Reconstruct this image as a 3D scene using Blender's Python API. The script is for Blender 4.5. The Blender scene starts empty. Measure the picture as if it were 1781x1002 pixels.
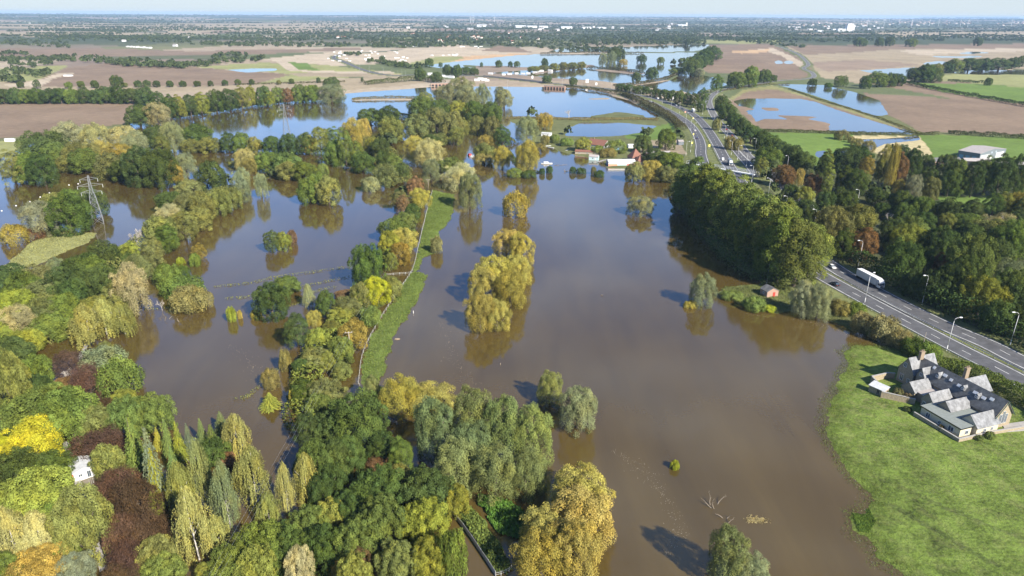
import bpy, math, random
import numpy as np
from mathutils import Vector, Matrix

# ------------------------------------------------------------------ camera, sky, sun, exposure
SC = bpy.context.scene
COL = SC.collection
H_CAM, F_PX = 110.0, 1200.0            # drone height in metres, focal length in pixels of the 1781 px wide photo
PITCH, ROLL = math.radians(21.64), math.radians(0.32)
cam_d = bpy.data.cameras.new('camera')
cam_d.sensor_width = 36.0
cam_d.lens = F_PX / 1781.0 * 36.0
cam_d.clip_start, cam_d.clip_end = 1.0, 80000.0
cam = bpy.data.objects.new('camera', cam_d)
COL.objects.link(cam)
CM = Matrix.Rotation(math.pi / 2 - PITCH, 4, 'X') @ Matrix.Rotation(ROLL, 4, 'Z')
cam.matrix_world = Matrix.Translation((0, 0, H_CAM)) @ CM
SC.camera = cam

SUN_EL = math.radians(35)
SHADOW = Vector((-0.64, 0.77, 0)).normalized()          # where shadows fall on the ground
to_sun = Vector((-SHADOW.x * math.cos(SUN_EL), -SHADOW.y * math.cos(SUN_EL), math.sin(SUN_EL)))
world = bpy.data.worlds.new('World')
SC.world = world
world.use_nodes = True
wn = world.node_tree
for n in list(wn.nodes):
    wn.nodes.remove(n)
w_out = wn.nodes.new('ShaderNodeOutputWorld')
w_bg = wn.nodes.new('ShaderNodeBackground')
w_sky = wn.nodes.new('ShaderNodeTexSky')
w_sky.sky_type = 'NISHITA'
w_sky.sun_disc = False
w_sky.sun_elevation = SUN_EL
w_sky.sun_rotation = math.atan2(to_sun.x, to_sun.y)
w_sky.altitude = 60
w_sky.air_density = 1.0
w_sky.dust_density = 0.1
w_sky.ozone_density = 3.0
w_bg.inputs['Strength'].default_value = 0.060
# thin high cloud laid over the sky
w_tc = wn.nodes.new('ShaderNodeTexCoord')
w_map = wn.nodes.new('ShaderNodeMapping')
w_map.inputs['Scale'].default_value = (1.3, 1.3, 5.5)
w_noise = wn.nodes.new('ShaderNodeTexNoise')
w_noise.inputs['Scale'].default_value = 2.6
w_noise.inputs['Detail'].default_value = 7
w_noise.inputs['Roughness'].default_value = 0.58
w_ramp = wn.nodes.new('ShaderNodeValToRGB')
w_ramp.color_ramp.elements[0].position = 0.45
w_ramp.color_ramp.elements[0].color = (0.0, 0.0, 0.0, 1)
w_ramp.color_ramp.elements[1].position = 0.76
w_ramp.color_ramp.elements[1].color = (0.5, 0.5, 0.5, 1)
w_mix = wn.nodes.new('ShaderNodeMixRGB')
w_mix.inputs['Color2'].default_value = (7.0, 8.6, 11.2, 1)
L = wn.links.new
L(w_tc.outputs['Generated'], w_map.inputs['Vector'])
L(w_map.outputs['Vector'], w_noise.inputs['Vector'])
L(w_noise.outputs['Fac'], w_ramp.inputs['Fac'])
L(w_ramp.outputs['Color'], w_mix.inputs['Fac'])
w_tint = wn.nodes.new('ShaderNodeMixRGB')          # clear blue autumn sky
w_tint.blend_type = 'MULTIPLY'
w_tint.inputs['Fac'].default_value = 1.0
w_tint.inputs['Color2'].default_value = (0.70, 0.93, 1.30, 1)
L(w_sky.outputs['Color'], w_tint.inputs['Color1'])
L(w_tint.outputs['Color'], w_mix.inputs['Color1'])
w_sep = wn.nodes.new('ShaderNodeSeparateXYZ')
w_mr = wn.nodes.new('ShaderNodeMapRange')
w_mr.interpolation_type = 'SMOOTHSTEP'
w_mr.inputs['From Min'].default_value = -0.01
w_mr.inputs['From Max'].default_value = 0.13
w_mr.inputs['To Min'].default_value = 0.95
w_mr.inputs['To Max'].default_value = 0.0
w_hor = wn.nodes.new('ShaderNodeMixRGB')           # bright milky air low over the horizon
w_hor.inputs['Color2'].default_value = (5.6, 6.3, 6.7, 1)
L(w_tc.outputs['Generated'], w_sep.inputs[0])
L(w_sep.outputs['Z'], w_mr.inputs['Value'])
L(w_mr.outputs['Result'], w_hor.inputs['Fac'])
L(w_mix.outputs['Color'], w_hor.inputs['Color1'])
L(w_hor.outputs['Color'], w_bg.inputs['Color'])
L(w_bg.outputs['Background'], w_out.inputs['Surface'])

sun_d = bpy.data.lights.new('sun', 'SUN')
sun_d.energy = 5.0
sun_d.angle = math.radians(0.55)
sun_d.color = (1.0, 0.93, 0.82)
sun = bpy.data.objects.new('sun', sun_d)
COL.objects.link(sun)
sun.rotation_euler = to_sun.to_track_quat('Z', 'Y').to_euler()

SC.view_settings.view_transform = 'Standard'
SC.view_settings.look = 'None'
SC.view_settings.gamma = 1.0
SC.view_settings.use_curve_mapping = False
SC.view_settings.exposure = 1.1
SC.render.engine = 'CYCLES'
SC.cycles.max_bounces = 5
SC.cycles.diffuse_bounces = 1
SC.cycles.glossy_bounces = 3
SC.cycles.transmission_bounces = 3
SC.cycles.volume_bounces = 0
SC.cycles.transparent_max_bounces = 4
SC.cycles.use_denoising = True
SC.cycles.caustics_reflective = False
SC.cycles.caustics_refractive = False

rng = np.random.default_rng(7)
random.seed(7)

# ------------------------------------------------------------------ helpers
def ray(u, v):
    return (CM @ Vector(((u - 890.5) / F_PX, (501 - v) / F_PX, -1, 0))).to_3d()

def P(u, v, z=0.0):
    """the point at height z seen at pixel (u, v) of the photograph"""
    d = ray(u, v)
    t = (z - H_CAM) / d.z
    return Vector((d.x * t, d.y * t, z))

def P2(pts, z=0.0):
    return np.array([P(u, v, z)[:2] for u, v in pts])

def tag(o, label=None, cat=None, group=None, kind=None):
    if label: o['label'] = label
    if cat: o['category'] = cat
    if group: o['group'] = group
    if kind: o['kind'] = kind
    return o

def empty(name, loc, rz=0.0):
    o = bpy.data.objects.new(name, None)
    COL.objects.link(o)
    o.location = loc
    o.rotation_euler = (0, 0, rz)
    o.empty_display_size = 0.2
    return o

def mesh_np(name, V, F, mat=None, attrs=None, smooth=False, parent=None, link=True):
    """mesh object from arrays; F is (n, 3) or (n, 4)"""
    me = bpy.data.meshes.new(name)
    V = np.asarray(V, dtype=np.float32)
    F = np.asarray(F, dtype=np.int32)
    k = F.shape[1]
    me.vertices.add(len(V))
    me.vertices.foreach_set('co', V.ravel())
    me.loops.add(F.size)
    me.loops.foreach_set('vertex_index', F.ravel())
    me.polygons.add(len(F))
    me.polygons.foreach_set('loop_start', np.arange(0, F.size, k, dtype=np.int32))
    me.polygons.foreach_set('loop_total', np.full(len(F), k, dtype=np.int32))
    if smooth:
        me.polygons.foreach_set('use_smooth', np.ones(len(F), dtype=bool))
    for an, (ty, data) in (attrs or {}).items():
        a = me.attributes.new(an, ty, 'POINT')
        a.data.foreach_set('color' if 'COLOR' in ty else 'value', np.asarray(data, dtype=np.float32).ravel())
    me.update(calc_edges=True)
    if mat: me.materials.append(mat)
    if not link:
        return me
    o = bpy.data.objects.new(name, me)
    COL.objects.link(o)
    if parent: o.parent = parent
    return o

class MB:
    """collects boxes, bars, prisms and tubes and links them as one mesh object"""
    def __init__(self): self.v, self.f, self.m = [], [], []
    def add(self, vs, fs, m=0):
        b = len(self.v)
        self.v += [tuple(x) for x in vs]
        for f in fs:
            self.f.append([b + i for i in f]); self.m.append(m)
        return self
    def box(self, x0, y0, z0, x1, y1, z1, m=0):
        vs = [(x0,y0,z0),(x1,y0,z0),(x1,y1,z0),(x0,y1,z0),(x0,y0,z1),(x1,y0,z1),(x1,y1,z1),(x0,y1,z1)]
        return self.add(vs, [(3,2,1,0),(4,5,6,7),(0,1,5,4),(1,2,6,5),(2,3,7,6),(3,0,4,7)], m)
    def loft(self, rings, m=0, caps=True):
        n = len(rings[0]); vs = [p for r in rings for p in r]; fs = []
        for k in range(len(rings) - 1):
            for i in range(n):
                j = (i + 1) % n
                fs.append((k*n+i, k*n+j, (k+1)*n+j, (k+1)*n+i))
        if caps:
            fs.append(tuple(reversed(range(n)))); fs.append(tuple((len(rings)-1)*n + i for i in range(n)))
        return self.add(vs, fs, m)
    def prism(self, poly, axis, a0, a1, m=0):
        """poly in the plane across axis ('x': (y,z), 'y': (x,z), 'z': (x,y))"""
        def q(p, a): return {'x': (a, p[0], p[1]), 'y': (p[0], a, p[1]), 'z': (p[0], p[1], a)}[axis]
        return self.loft([[q(p, a0) for p in poly], [q(p, a1) for p in poly]], m)
    def tube(self, pts, radii, n=8, m=0):
        pts = [Vector(p) for p in pts]; rings = []
        if not hasattr(radii, '__len__'): radii = [radii] * len(pts)
        for i, p in enumerate(pts):
            d = (pts[min(i+1, len(pts)-1)] - pts[max(i-1, 0)]).normalized()
            a = d.cross(Vector((0,0,1)) if abs(d.z) < .9 else Vector((1,0,0))).normalized(); b = d.cross(a)
            rings.append([p + (a*math.cos(2*math.pi*k/n) + b*math.sin(2*math.pi*k/n))*radii[i] for k in range(n)])
        return self.loft(rings, m)
    def build(self, name, mats, parent=None, smooth=False, loc=None):
        me = bpy.data.meshes.new(name)
        me.from_pydata(self.v, [], self.f); me.update()
        for mm in (mats if isinstance(mats, (list, tuple)) else [mats]): me.materials.append(mm)
        for p, mi in zip(me.polygons, self.m):
            p.material_index = mi; p.use_smooth = smooth
        o = bpy.data.objects.new(name, me); COL.objects.link(o)
        if parent: o.parent = parent
        if loc is not None: o.location = loc
        return o

def copy_tree(o, parent=None):
    c = o.copy(); COL.objects.link(c)
    if parent is not None: c.parent = parent
    for ch in list(o.children): copy_tree(ch, c)
    return c

# smooth value noise on arrays
def _hash(ix, iy, seed):
    n = (ix.astype(np.int64) * 374761393 + iy.astype(np.int64) * 668265263 + seed * 1274126177) & 0x7fffffff
    n = (n ^ (n >> 13)) * 1274126177 & 0x7fffffff
    return ((n ^ (n >> 16)) & 0xffff) / 65535.0
def vnoise(x, y, seed=0):
    ix, iy = np.floor(x), np.floor(y); fx, fy = x - ix, y - iy
    fx = fx*fx*(3-2*fx); fy = fy*fy*(3-2*fy)
    a, b = _hash(ix, iy, seed), _hash(ix+1, iy, seed)
    c, d = _hash(ix, iy+1, seed), _hash(ix+1, iy+1, seed)
    return (a*(1-fx)+b*fx)*(1-fy) + (c*(1-fx)+d*fx)*fy
def fbm(x, y, seed=0, octv=4):
    s, a, t = 0, 1, 0
    for k in range(octv):
        s = s + a*(vnoise(x*2**k, y*2**k, seed+k)-.5); t += a; a *= .55
    return s/t*2
def inside(poly, x, y):
    r = np.zeros(x.shape, bool); n = len(poly); j = n-1
    for i in range(n):
        xi, yi = poly[i]; xj, yj = poly[j]
        if yi != yj:
            r ^= ((yi > y) != (yj > y)) & (x < (xj-xi)*(y-yi)/(yj-yi)+xi)
        j = i
    return r
def seg_dist(poly, x, y, closed=True):
    d = np.full(x.shape, 1e9); n = len(poly)
    for i in range(n if closed else n-1):
        ax, ay = poly[i]; bx, by = poly[(i+1) % n]
        ex, ey = bx-ax, by-ay
        t = np.clip(((x-ax)*ex+(y-ay)*ey)/(ex*ex+ey*ey+1e-9), 0, 1)
        d = np.minimum(d, (x-ax-t*ex)**2+(y-ay-t*ey)**2)
    return np.sqrt(d)
def smooth_line(pts, step=4.0):
    """Catmull-Rom through world points"""
    p = [np.array(q[:2], float) for q in pts]; p = [2*p[0]-p[1]] + p + [2*p[-1]-p[-2]]
    out = []
    for i in range(1, len(p)-2):
        n = max(2, int(np.linalg.norm(p[i+1]-p[i])/step))
        for k in range(n):
            t = k/n
            out.append(.5*((2*p[i])+(-p[i-1]+p[i+1])*t+(2*p[i-1]-5*p[i]+4*p[i+1]-p[i+2])*t*t+(-p[i-1]+3*p[i]-3*p[i+1]+p[i+2])*t**3))
    out.append(p[-2])
    return np.array(out)
def offset_line(l, off):
    t = np.gradient(l, axis=0); t /= np.linalg.norm(t, axis=1)[:, None] + 1e-9
    return l + np.stack([t[:, 1], -t[:, 0]], 1)*off           # + is to the right of travel

# ------------------------------------------------------------------ materials
def nodes(name):
    m = bpy.data.materials.new(name); m.use_nodes = True
    nt = m.node_tree
    b = nt.nodes['Principled BSDF']
    return m, nt, b
def mat(name, col, rough=.6, metal=0.0, spec=.4, var=.12, scale=1.5, bump=0.0):
    """plain paint, stone or metal with a little wear"""
    m, nt, b = nodes(name)
    b.inputs['Roughness'].default_value = rough
    b.inputs['Metallic'].default_value = metal
    b.inputs['Specular IOR Level'].default_value = spec
    tc = nt.nodes.new('ShaderNodeTexCoord'); nz = nt.nodes.new('ShaderNodeTexNoise')
    nz.inputs['Scale'].default_value = scale; nz.inputs['Detail'].default_value = 6; nz.inputs['Roughness'].default_value = .65
    mr = nt.nodes.new('ShaderNodeMapRange')
    mr.inputs['From Min'].default_value = .3; mr.inputs['From Max'].default_value = .7
    mr.inputs['To Min'].default_value = 1-var; mr.inputs['To Max'].default_value = 1+var
    mx = nt.nodes.new('ShaderNodeVectorMath'); mx.operation = 'SCALE'; mx.inputs[0].default_value = col[:3]
    nt.links.new(tc.outputs['Object'], nz.inputs['Vector']); nt.links.new(nz.outputs['Fac'], mr.inputs['Value'])
    nt.links.new(mr.outputs['Result'], mx.inputs['Scale']); nt.links.new(mx.outputs['Vector'], b.inputs['Base Color'])
    if bump:
        bp = nt.nodes.new('ShaderNodeBump'); bp.inputs['Strength'].default_value = bump; bp.inputs['Distance'].default_value = .05
        nt.links.new(nz.outputs['Fac'], bp.inputs['Height']); nt.links.new(bp.outputs['Normal'], b.inputs['Normal'])
    return m

# ------------------------------------------------------------------ layout traced on the ground (photo pixels -> ground points)
ROADS = {   # centre lines; width in metres
 'near': ([(1960,775),(1781,665),(1673,609.2),(1634.7,589.3),(1567.6,554.1),(1511.4,524.2),(1482.6,508.6),(1434.7,482.3),(1370,444),(1290,380),(1245,325),(1226,290),(1219,268),(1219,253),(1214,237),(1201,218),(1183,204),(1158,190),(1124,175),(1080,163)], 8.2),
 'far': ([(1900,684),(1781,630),(1720,599),(1651,570),(1600,546),(1556,524),(1500,494),(1452,466),(1400,428),(1330,365),(1285,312),(1263,280),(1246,249),(1230,224),(1212,204),(1199,195),(1174,183.5),(1145,173),(1100,163),(1060,155),(1000,148.5),(945,143.5),(880,136.5),(830,132),(740,129.5),(680,131),(634,122),(600,108),(580,100),(600,94),(660,90),(700,86)], 8.4),
 'slip': ([(1420,372),(1350,312),(1325,288),(1300,270),(1282,247),(1260,224),(1244,204),(1235,186),(1234,172),(1249,159.5),(1283,151),(1323,145),(1360,140),(1395,138),(1415,134),(1412,126),(1398,119),(1406,112),(1396,100),(1386,93),(1370,86),(1352,80)], 7.6),
 'ramp': ([(1318,308),(1303,288),(1289,272),(1278,259)], 6.0),
}
ROAD_Z = 2.0
road_line = {k: smooth_line([P(u, v, ROAD_Z) for u, v in pts]) for k, (pts, w) in ROADS.items()}

WATER_PX = [
 [(-900,1500),(-900,420),(-300,292),(-40,276),(28,263),(46,251),(160,240),(222,229),(226,214),(262,214),(300,206),(370,196),(440,184),(510,177),(595,172),(602,163),(680,157),(745,152),(758,150.5),(860,151),(950,152),(1015,154),(1060,163),(1095,175),(1125,189),(1146,203),(1100,206.5),(1000,206.5),(905,204.5),(884,205),(888,213),(905,219),(928,240),(925,254),(955,256),(985,267),(1003,270),(1050,280),(1058,293),(1108,294),(1120,302),(1168,320),(1182,345),(1226,418),(1285,468),(1330,494),(1264,500),(1252,509),(1290,535),(1352,545),(1372,541),(1400,549),(1440,557),(1500,578),(1545,598),(1566,608),(1530,603),(1490,601),(1467,612),(1478,640),(1460,668),(1441,700),(1437,745),(1460,790),(1490,835),(1515,865),(1510,885),(1487,900),(1490,925),(1515,945),(1530,975),(1570,1000),(1640,1100),(1760,1500)],
 [(985,236),(989,222),(1010,213),(1080,213.5),(1142,219),(1122,229),(1080,236),(1030,238)],
 [(738,114),(800,106.5),(900,96),(960,93.5),(1100,93),(1216,91.5),(1205,106),(1180,121),(1216,130),(1246,136),(1244,141),(1200,160),(1150,156),(1050,141),(960,135.5),(890,129),(850,127),(930,121.5),(960,118.5),(920,116.5),(830,117.5),(760,118)],
 [(950,90.5),(1000,80.5),(1080,82),(1160,79),(1232,77),(1234,84),(1204,89.5),(1100,91)],
 [(1192,161),(1215,152),(1232,146),(1262,144),(1266,148),(1232,155),(1205,165)],
 [(1276,176),(1300,171.5),(1392,172),(1420,178),(1480,200),(1592,231),(1585,233.5),(1440,227),(1380,224),(1318,218),(1300,196)],
 [(1362,149.5),(1450,152),(1482,160),(1530,175),(1546,200),(1518,202),(1460,181),(1400,161)],
 [(1490,123),(1540,120),(1592,117),(1590,130),(1572,139),(1530,129)],
 [(1602,113),(1612,107.5),(1652,107),(1640,113)],
 [(1655,92),(1700,90),(1720,92),(1690,94)], [(1620,98),(1700,97.5),(1715,100),(1640,101)],
 [(1655,127),(1690,122.5),(1800,122),(1900,124),(1900,129),(1700,130)],
 [(1488,243),(1560,240),(1598,236),(1606,243),(1540,250),(1512,262),(1497,256)],
 [(1458,263),(1478,258),(1484,261),(1464,268)], [(1416,264),(1434,261),(1428,275),(1419,272)],
 [(1338,146.5),(1432,147.5),(1436,150.5),(1370,151)],
 [(1345,107),(1356,105),(1362,110),(1350,112)], [(1362,107),(1376,105),(1382,110),(1366,112)],
 [(395,122),(440,119),(484,119),(480,123),(430,126)],
]
LAND_PX = [
 [(753,330),(792,338),(790,362),(782,385),(762,402),(758,440),(737,446),(722,470),(743,478),(716,532),(682,590),(666,640),(661,668),(690,705),(668,705),(640,680),(624,664),(632,612),(664,553),(692,510),(717,468),(728,428),(738,392)],
 [(668,478),(690,482),(698,492),(668,530),(652,540),(640,560),(600,640),(560,640),(600,560),(640,500)],
 [(783,868),(804,858),(892,984),(884,1000),(862,998)],
 [(824,862),(872,868),(935,905),(905,935),(868,925)],
 [(-260,520),(-60,482),(8,458),(62,412),(100,402),(168,404),(152,420),(62,460),(16,470),(-60,500)],
 [(612,171),(720,169),(718,174),(612,175)],
 [(1308,213),(1330,206),(1368,207),(1385,213),(1360,203),(1345,199.5),(1400,201),(1425,203),(1402,206),(1442,213),(1440,226),(1380,226),(1316,220)],
 [(1322,187),(1350,187),(1357,192),(1332,193)], [(1276,183),(1296,185),(1308,190),(1290,194),(1270,190)],
 [(1030,201),(1075,194),(1118,199),(1126,206),(1060,207),(1025,206)], [(1020,171),(1060,169.5),(1068,172),(1030,173)],
 [(940,93.5),(1080,91.5),(1080,92.6),(942,94.8)], [(1030,121),(1050,120),(1100,124),(1130,129),(1110,129.5),(1040,123)],
 [(1060,151),(1100,146),(1160,138),(1178,128),(1183,129),(1166,140),(1105,149),(1072,153)],
 [(925,128),(965,120),(1030,112),(1040,116),(990,121),(950,126),(935,130)],
 [(805,113),(890,115),(905,117),(805,116)], [(880,204),(930,204),(930,208),(880,207)],
]
# what grows or lies on the land: (colour, roughness of tone 0..1, polygons)
PLOUGH, TAN, EARTH = (.195,.140,.095), (.290,.235,.155), (.40,.33,.24)
GREEN, MEADOW, PALEG, STRAW = (.110,.170,.032), (.112,.158,.028), (.235,.240,.095), (.44,.37,.20)
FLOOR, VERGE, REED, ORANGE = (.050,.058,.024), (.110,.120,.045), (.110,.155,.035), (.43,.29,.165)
LANDUSE = [
 (VERGE, .6, [(-3000,165),(3600,190),(3600,600),(3000,2000),(-3000,2000)]),
 (TAN, .4, [(-900,142),(560,140),(700,131),(760,140),(700,150),(600,158),(-900,175)]),
 (PLOUGH, .3, [(-900,186),(226,179.5),(236,183),(216,216),(150,223),(60,239),(-900,285)]),
 (PALEG, .4, [(-500,262),(-100,248),(36,246),(40,258),(20,266),(-200,290)]),
 (PLOUGH, .3, [(66,152),(112,119),(186,111),(330,117),(482,128),(504,131),(440,148),(300,150.5)]),
 (PALEG, .4, [(330,117),(460,109.5),(560,113),(700,129),(560,139),(444,147.5),(504,131),(482,127)]),
 (EARTH, .5, [(0,150),(68,140),(100,128),(140,126),(100,135),(70,152)]),
 (PALEG, .5, [(-200,128),(40,118),(120,114),(112,119),(60,142),(-200,150)]),
 (GREEN, .3, [(500,107),(528,107),(546,119),(560,123),(505,122)]),
 (EARTH, .5, [(450,104),(540,94),(700,86),(800,78),(880,90),(925,92),(880,100),(800,106.5),(735,113),(700,111),(640,112),(590,116),(548,112)]),
 (ORANGE, .4, [(725,112),(800,99),(905,93),(918,95),(860,103),(770,113)]),
 (PLOUGH, .4, [(836,89),(866,80),(900,83),(924,91),(880,91)]),
 (PALEG, .4, [(700,113),(760,99),(812,100),(770,112)]),
 (TAN, .4, [(498,128),(560,126),(660,126),(700,131),(640,135),(520,134)]),
 (EARTH, .4, [(470,100),(500,108),(520,122),(560,124),(680,125),(690,128),(560,128),(500,123),(480,108)]),
 (PLOUGH, .3, [(-900,84),(200,85),(340,90),(420,87),(620,84),(640,86),(430,96),(300,98),(-900,98)]),
 (TAN, .3, [(-900,50),(240,56),(250,64),(-900,64)]),
 (TAN, .3, [(-100,43),(700,40),(760,46),(300,52),(-100,49)]), (TAN, .3, [(240,52),(470,46),(600,52),(300,56)]),
 (GREEN, .3, [(230,108),(262,108),(262,116),(240,116)]),
 (PALEG, .4, [(660,66),(750,65),(745,72),(660,72)]),
 (PALEG, .3, [(1180,70),(1360,68),(1356,76),(1232,76)]),
 (PLOUGH, .3, [(1230,78),(1345,77),(1400,108),(1424,134),(1360,141),(1290,129),(1222,126),(1214,112)]),
 (EARTH, .4, [(1318,86),(1345,84),(1372,96),(1412,116),(1392,118),(1360,98)]), (ORANGE, .4, [(1262,90),(1340,86),(1330,92),(1290,94)]),
 ((.17,.12,.085), .3, [(1225,105),(1300,103),(1345,111),(1240,112)]),
 (TAN, .35, [(1366,80),(1600,78),(3400,78),(3400,132),(1660,120),(1600,140),(1500,147),(1430,136),(1404,106)]),
 (PLOUGH, .3, [(1370,80),(1781,76),(3400,78),(3400,88),(1560,86),(1480,92),(1400,96)]),
 (EARTH, .4, [(1560,88),(1781,84),(2200,84),(2200,88),(1700,91),(1600,97)]),
 ((.24,.18,.13), .3, [(1400,110),(1500,104),(1600,112),(1560,118),(1440,125)]),
 (TAN, .3, [(1520,55),(3400,50),(3400,66),(1540,64)]),
 (PLOUGH, .3, [(1500,162),(1650,172),(3400,190),(3400,300),(1781,236),(1600,230),(1546,200)]),
 (GREEN, .3, [(1578,144),(1700,147),(3400,160),(3400,200),(1781,182),(1640,161)]),
 (PALEG, .4, [(1632,131),(1781,126),(3400,126),(3400,158),(1781,153),(1640,141)]),
 ((.22,.21,.085), .5, [(1262,175),(1292,157),(1345,149),(1500,195),(1600,230),(1592,233),(1440,190),(1330,162),(1288,172)]),
 (PLOUGH, .3, [(1268,176),(1300,160),(1345,156),(1400,168),(1480,196),(1596,232),(1440,228),(1318,224)]),
 (GREEN, .3, [(1318,231),(1482,233),(1500,252),(1460,270),(1440,320),(1390,300)]),
 (GREEN, .3, [(1596,234),(3400,300),(3400,420),(1740,290),(1620,280),(1590,250)]),
 (STRAW, .6, [(1480,236),(1600,237),(1622,270),(1545,275),(1498,255)]),
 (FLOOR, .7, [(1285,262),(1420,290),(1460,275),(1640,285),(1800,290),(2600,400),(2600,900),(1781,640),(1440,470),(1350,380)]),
 (GREEN, .3, [(1628,343),(1800,343),(2200,360),(2200,430),(1800,385),(1650,364)]),
 (VERGE, .5, [(940,205),(1190,205),(1240,300),(1180,330),(1050,300),(900,280),(900,215)]),
 (GREEN, .3, [(1085,232),(1120,222),(1175,214),(1190,236),(1150,245),(1090,243)]),
 (TAN, .4, [(1106,246),(1180,244),(1196,270),(1112,268)]),
 (MEADOW, 1.0, [(1400,590),(1530,596),(1600,620),(1781,720),(2600,1000),(2600,2000),(1500,2000),(1400,900)]),
 ((.080,.110,.024), 1.0, [(1545,870),(1600,903),(1680,953),(1740,985),(1737,990),(1677,960),(1597,909),(1543,876)]), ((.082,.112,.024), 1.0, [(1562,842),(1640,880),(1781,940),(1781,945),(1638,886),(1560,847)]),
 (PALEG, .6, [(-300,530),(-60,480),(8,456),(62,410),(100,400),(170,403),(154,422),(62,462),(16,472)]),
 (REED, .8, [(748,326),(796,336),(795,390),(760,445),(747,478),(690,600),(664,670),(700,710),(660,715),(615,664),(628,606),(700,490),(732,400)]),
 (REED, .8, [(775,860),(806,850),(940,900),(895,1005),(860,1005)]),
]
WATER = [P2(p) for p in WATER_PX]
LAND = [P2(p, .4) for p in LAND_PX]
USE = [(c, r, P2(p, .6)) for c, r, p in LANDUSE]

def terrain(x, y):
    """ground height above the flood level"""
    x = np.atleast_1d(np.asarray(x, float)); y = np.atleast_1d(np.asarray(y, float))
    r = np.hypot(x, y)
    k = np.clip(r/420, .6, 6)
    wx = x + fbm(x/(9*k), y/(9*k), 3)*2.2*k**.7; wy = y + fbm(x/(9*k), y/(9*k), 11)*2.2*k**.7
    s = np.full(x.shape, 200.0)
    def signed(poly, s0, flip):
        lo, hi = poly.min(0)-45, poly.max(0)+45
        i = np.where((wx > lo[0]) & (wx < hi[0]) & (wy > lo[1]) & (wy < hi[1]))[0]
        if len(i):
            d = seg_dist(poly, wx[i], wy[i]); d = np.where(inside(poly, wx[i], wy[i]), -d, d)
            s0[i] = np.maximum(s0[i], -d) if flip else np.minimum(s0[i], d)
    for p in WATER: signed(p, s, False)
    for p in LAND: signed(p, s, True)
    near = np.exp(-(s/16)**2)
    h = np.where(s > 0, 1.25*(1-np.exp(-s/13)), -1.3*(1-np.exp(s/8)))
    h = h + near*(fbm(x/3.5, y/3.5, 21)*.20 + fbm(x/14, y/14, 27)*.14)*np.clip(900/r, .15, 1)
    for kk, l in road_line.items():
        lo, hi = l.min(0)-60, l.max(0)+60
        i = np.where((x > lo[0]) & (x < hi[0]) & (y > lo[1]) & (y < hi[1]))[0]
        if len(i):
            d = seg_dist(l[::3], x[i], y[i], False)
            top = ROAD_Z - .12
            f = np.clip((d-9)/9, 0, 1)
            bank = top - np.clip(d-9, 0, None)*.22
            h[i] = np.where(d < 9, top, np.maximum(h[i]*f + bank*(1-f), np.where(bank > h[i], bank, h[i]*f+top*(1-f))))
    # low hills towards the horizon
    hill = np.clip((r-6500)/12000, 0, 1)
    hill = hill*hill*(3-2*hill)
    az = np.arctan2(x, y)
    h = h + hill*(38 + 34*np.clip(-az-.28, 0, .5) + 70*np.clip(az-.42, 0, .3) + 26*fbm(x/4200, y/4200, 33)) 
    return h

def gz(x, y): return float(terrain(x, y)[0])

def build_ground():
    th = np.linspace(math.radians(-62), math.radians(62), 1300)
    dep = np.concatenate([np.linspace(math.radians(64), math.radians(1.2), 760), np.linspace(math.radians(1.16), math.radians(.235), 60)])
    r = H_CAM/np.tan(dep)
    R, T = np.meshgrid(r, th, indexing='ij')
    X, Y = (R*np.sin(T)).ravel(), (R*np.cos(T)).ravel()
    Z = terrain(X, Y)
    # patchwork of far fields
    cx, cy = X, Y
    cell = np.clip(np.hypot(X, Y)*.05, 150, 420)
    q = np.stack([np.floor(X/330+fbm(X/900, Y/900, 5)*.6), np.floor(Y/(430)+fbm(X/900, Y/900, 9)*.5)], 1)
    hsh = _hash(q[:, 0], q[:, 1], 77)
    pal = np.array([(.30,.24,.17), (.20,.155,.12), (.16,.16,.075), PLOUGH, (.35,.29,.21), (.10,.12,.05), (.23,.18,.135), (.09,.10,.05)])
    C = pal[(hsh*len(pal)).astype(int) % len(pal)]
    wood = np.clip((fbm(X/1500, Y/1100, 51)+.03)*14, 0, 1)*np.clip((np.hypot(X, Y)-2600)/900, 0, 1)
    C = C*(1-wood[:, None]) + np.array([.05,.065,.03])*wood[:, None]
    rough = np.full(len(X), .4)
    k = np.clip(np.hypot(X, Y)/300, .5, 4)
    jx, jy = X+fbm(X/5/k, Y/5/k, 61)*.9*k, Y+fbm(X/5/k, Y/5/k, 63)*.9*k
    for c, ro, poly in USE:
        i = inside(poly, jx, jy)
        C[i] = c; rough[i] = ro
    # road embankments are grassy
    for kk, l in road_line.items():
        lo, hi = l.min(0)-20, l.max(0)+20
        i = np.where((X > lo[0]) & (X < hi[0]) & (Y > lo[1]) & (Y < hi[1]))[0]
        d = seg_dist(l[::3], X[i], Y[i], False)
        j = i[d < 11]; C[j] = (.12,.135,.05); rough[j] = .7
    n, m = len(r), len(th)
    a = (np.arange(n-1)[:, None]*m + np.arange(m-1)[None, :]).ravel()
    F = np.stack([a, a+1, a+1+m, a+m], 1)[:, ::-1]
    col = np.concatenate([C, rough[:, None]], 1)
    o = mesh_np('ground', np.stack([X, Y, Z], 1), F, ground_mat(), {'land': ('FLOAT_COLOR', col)}, smooth=True)
    o['kind'] = 'structure'
    return o

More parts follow.
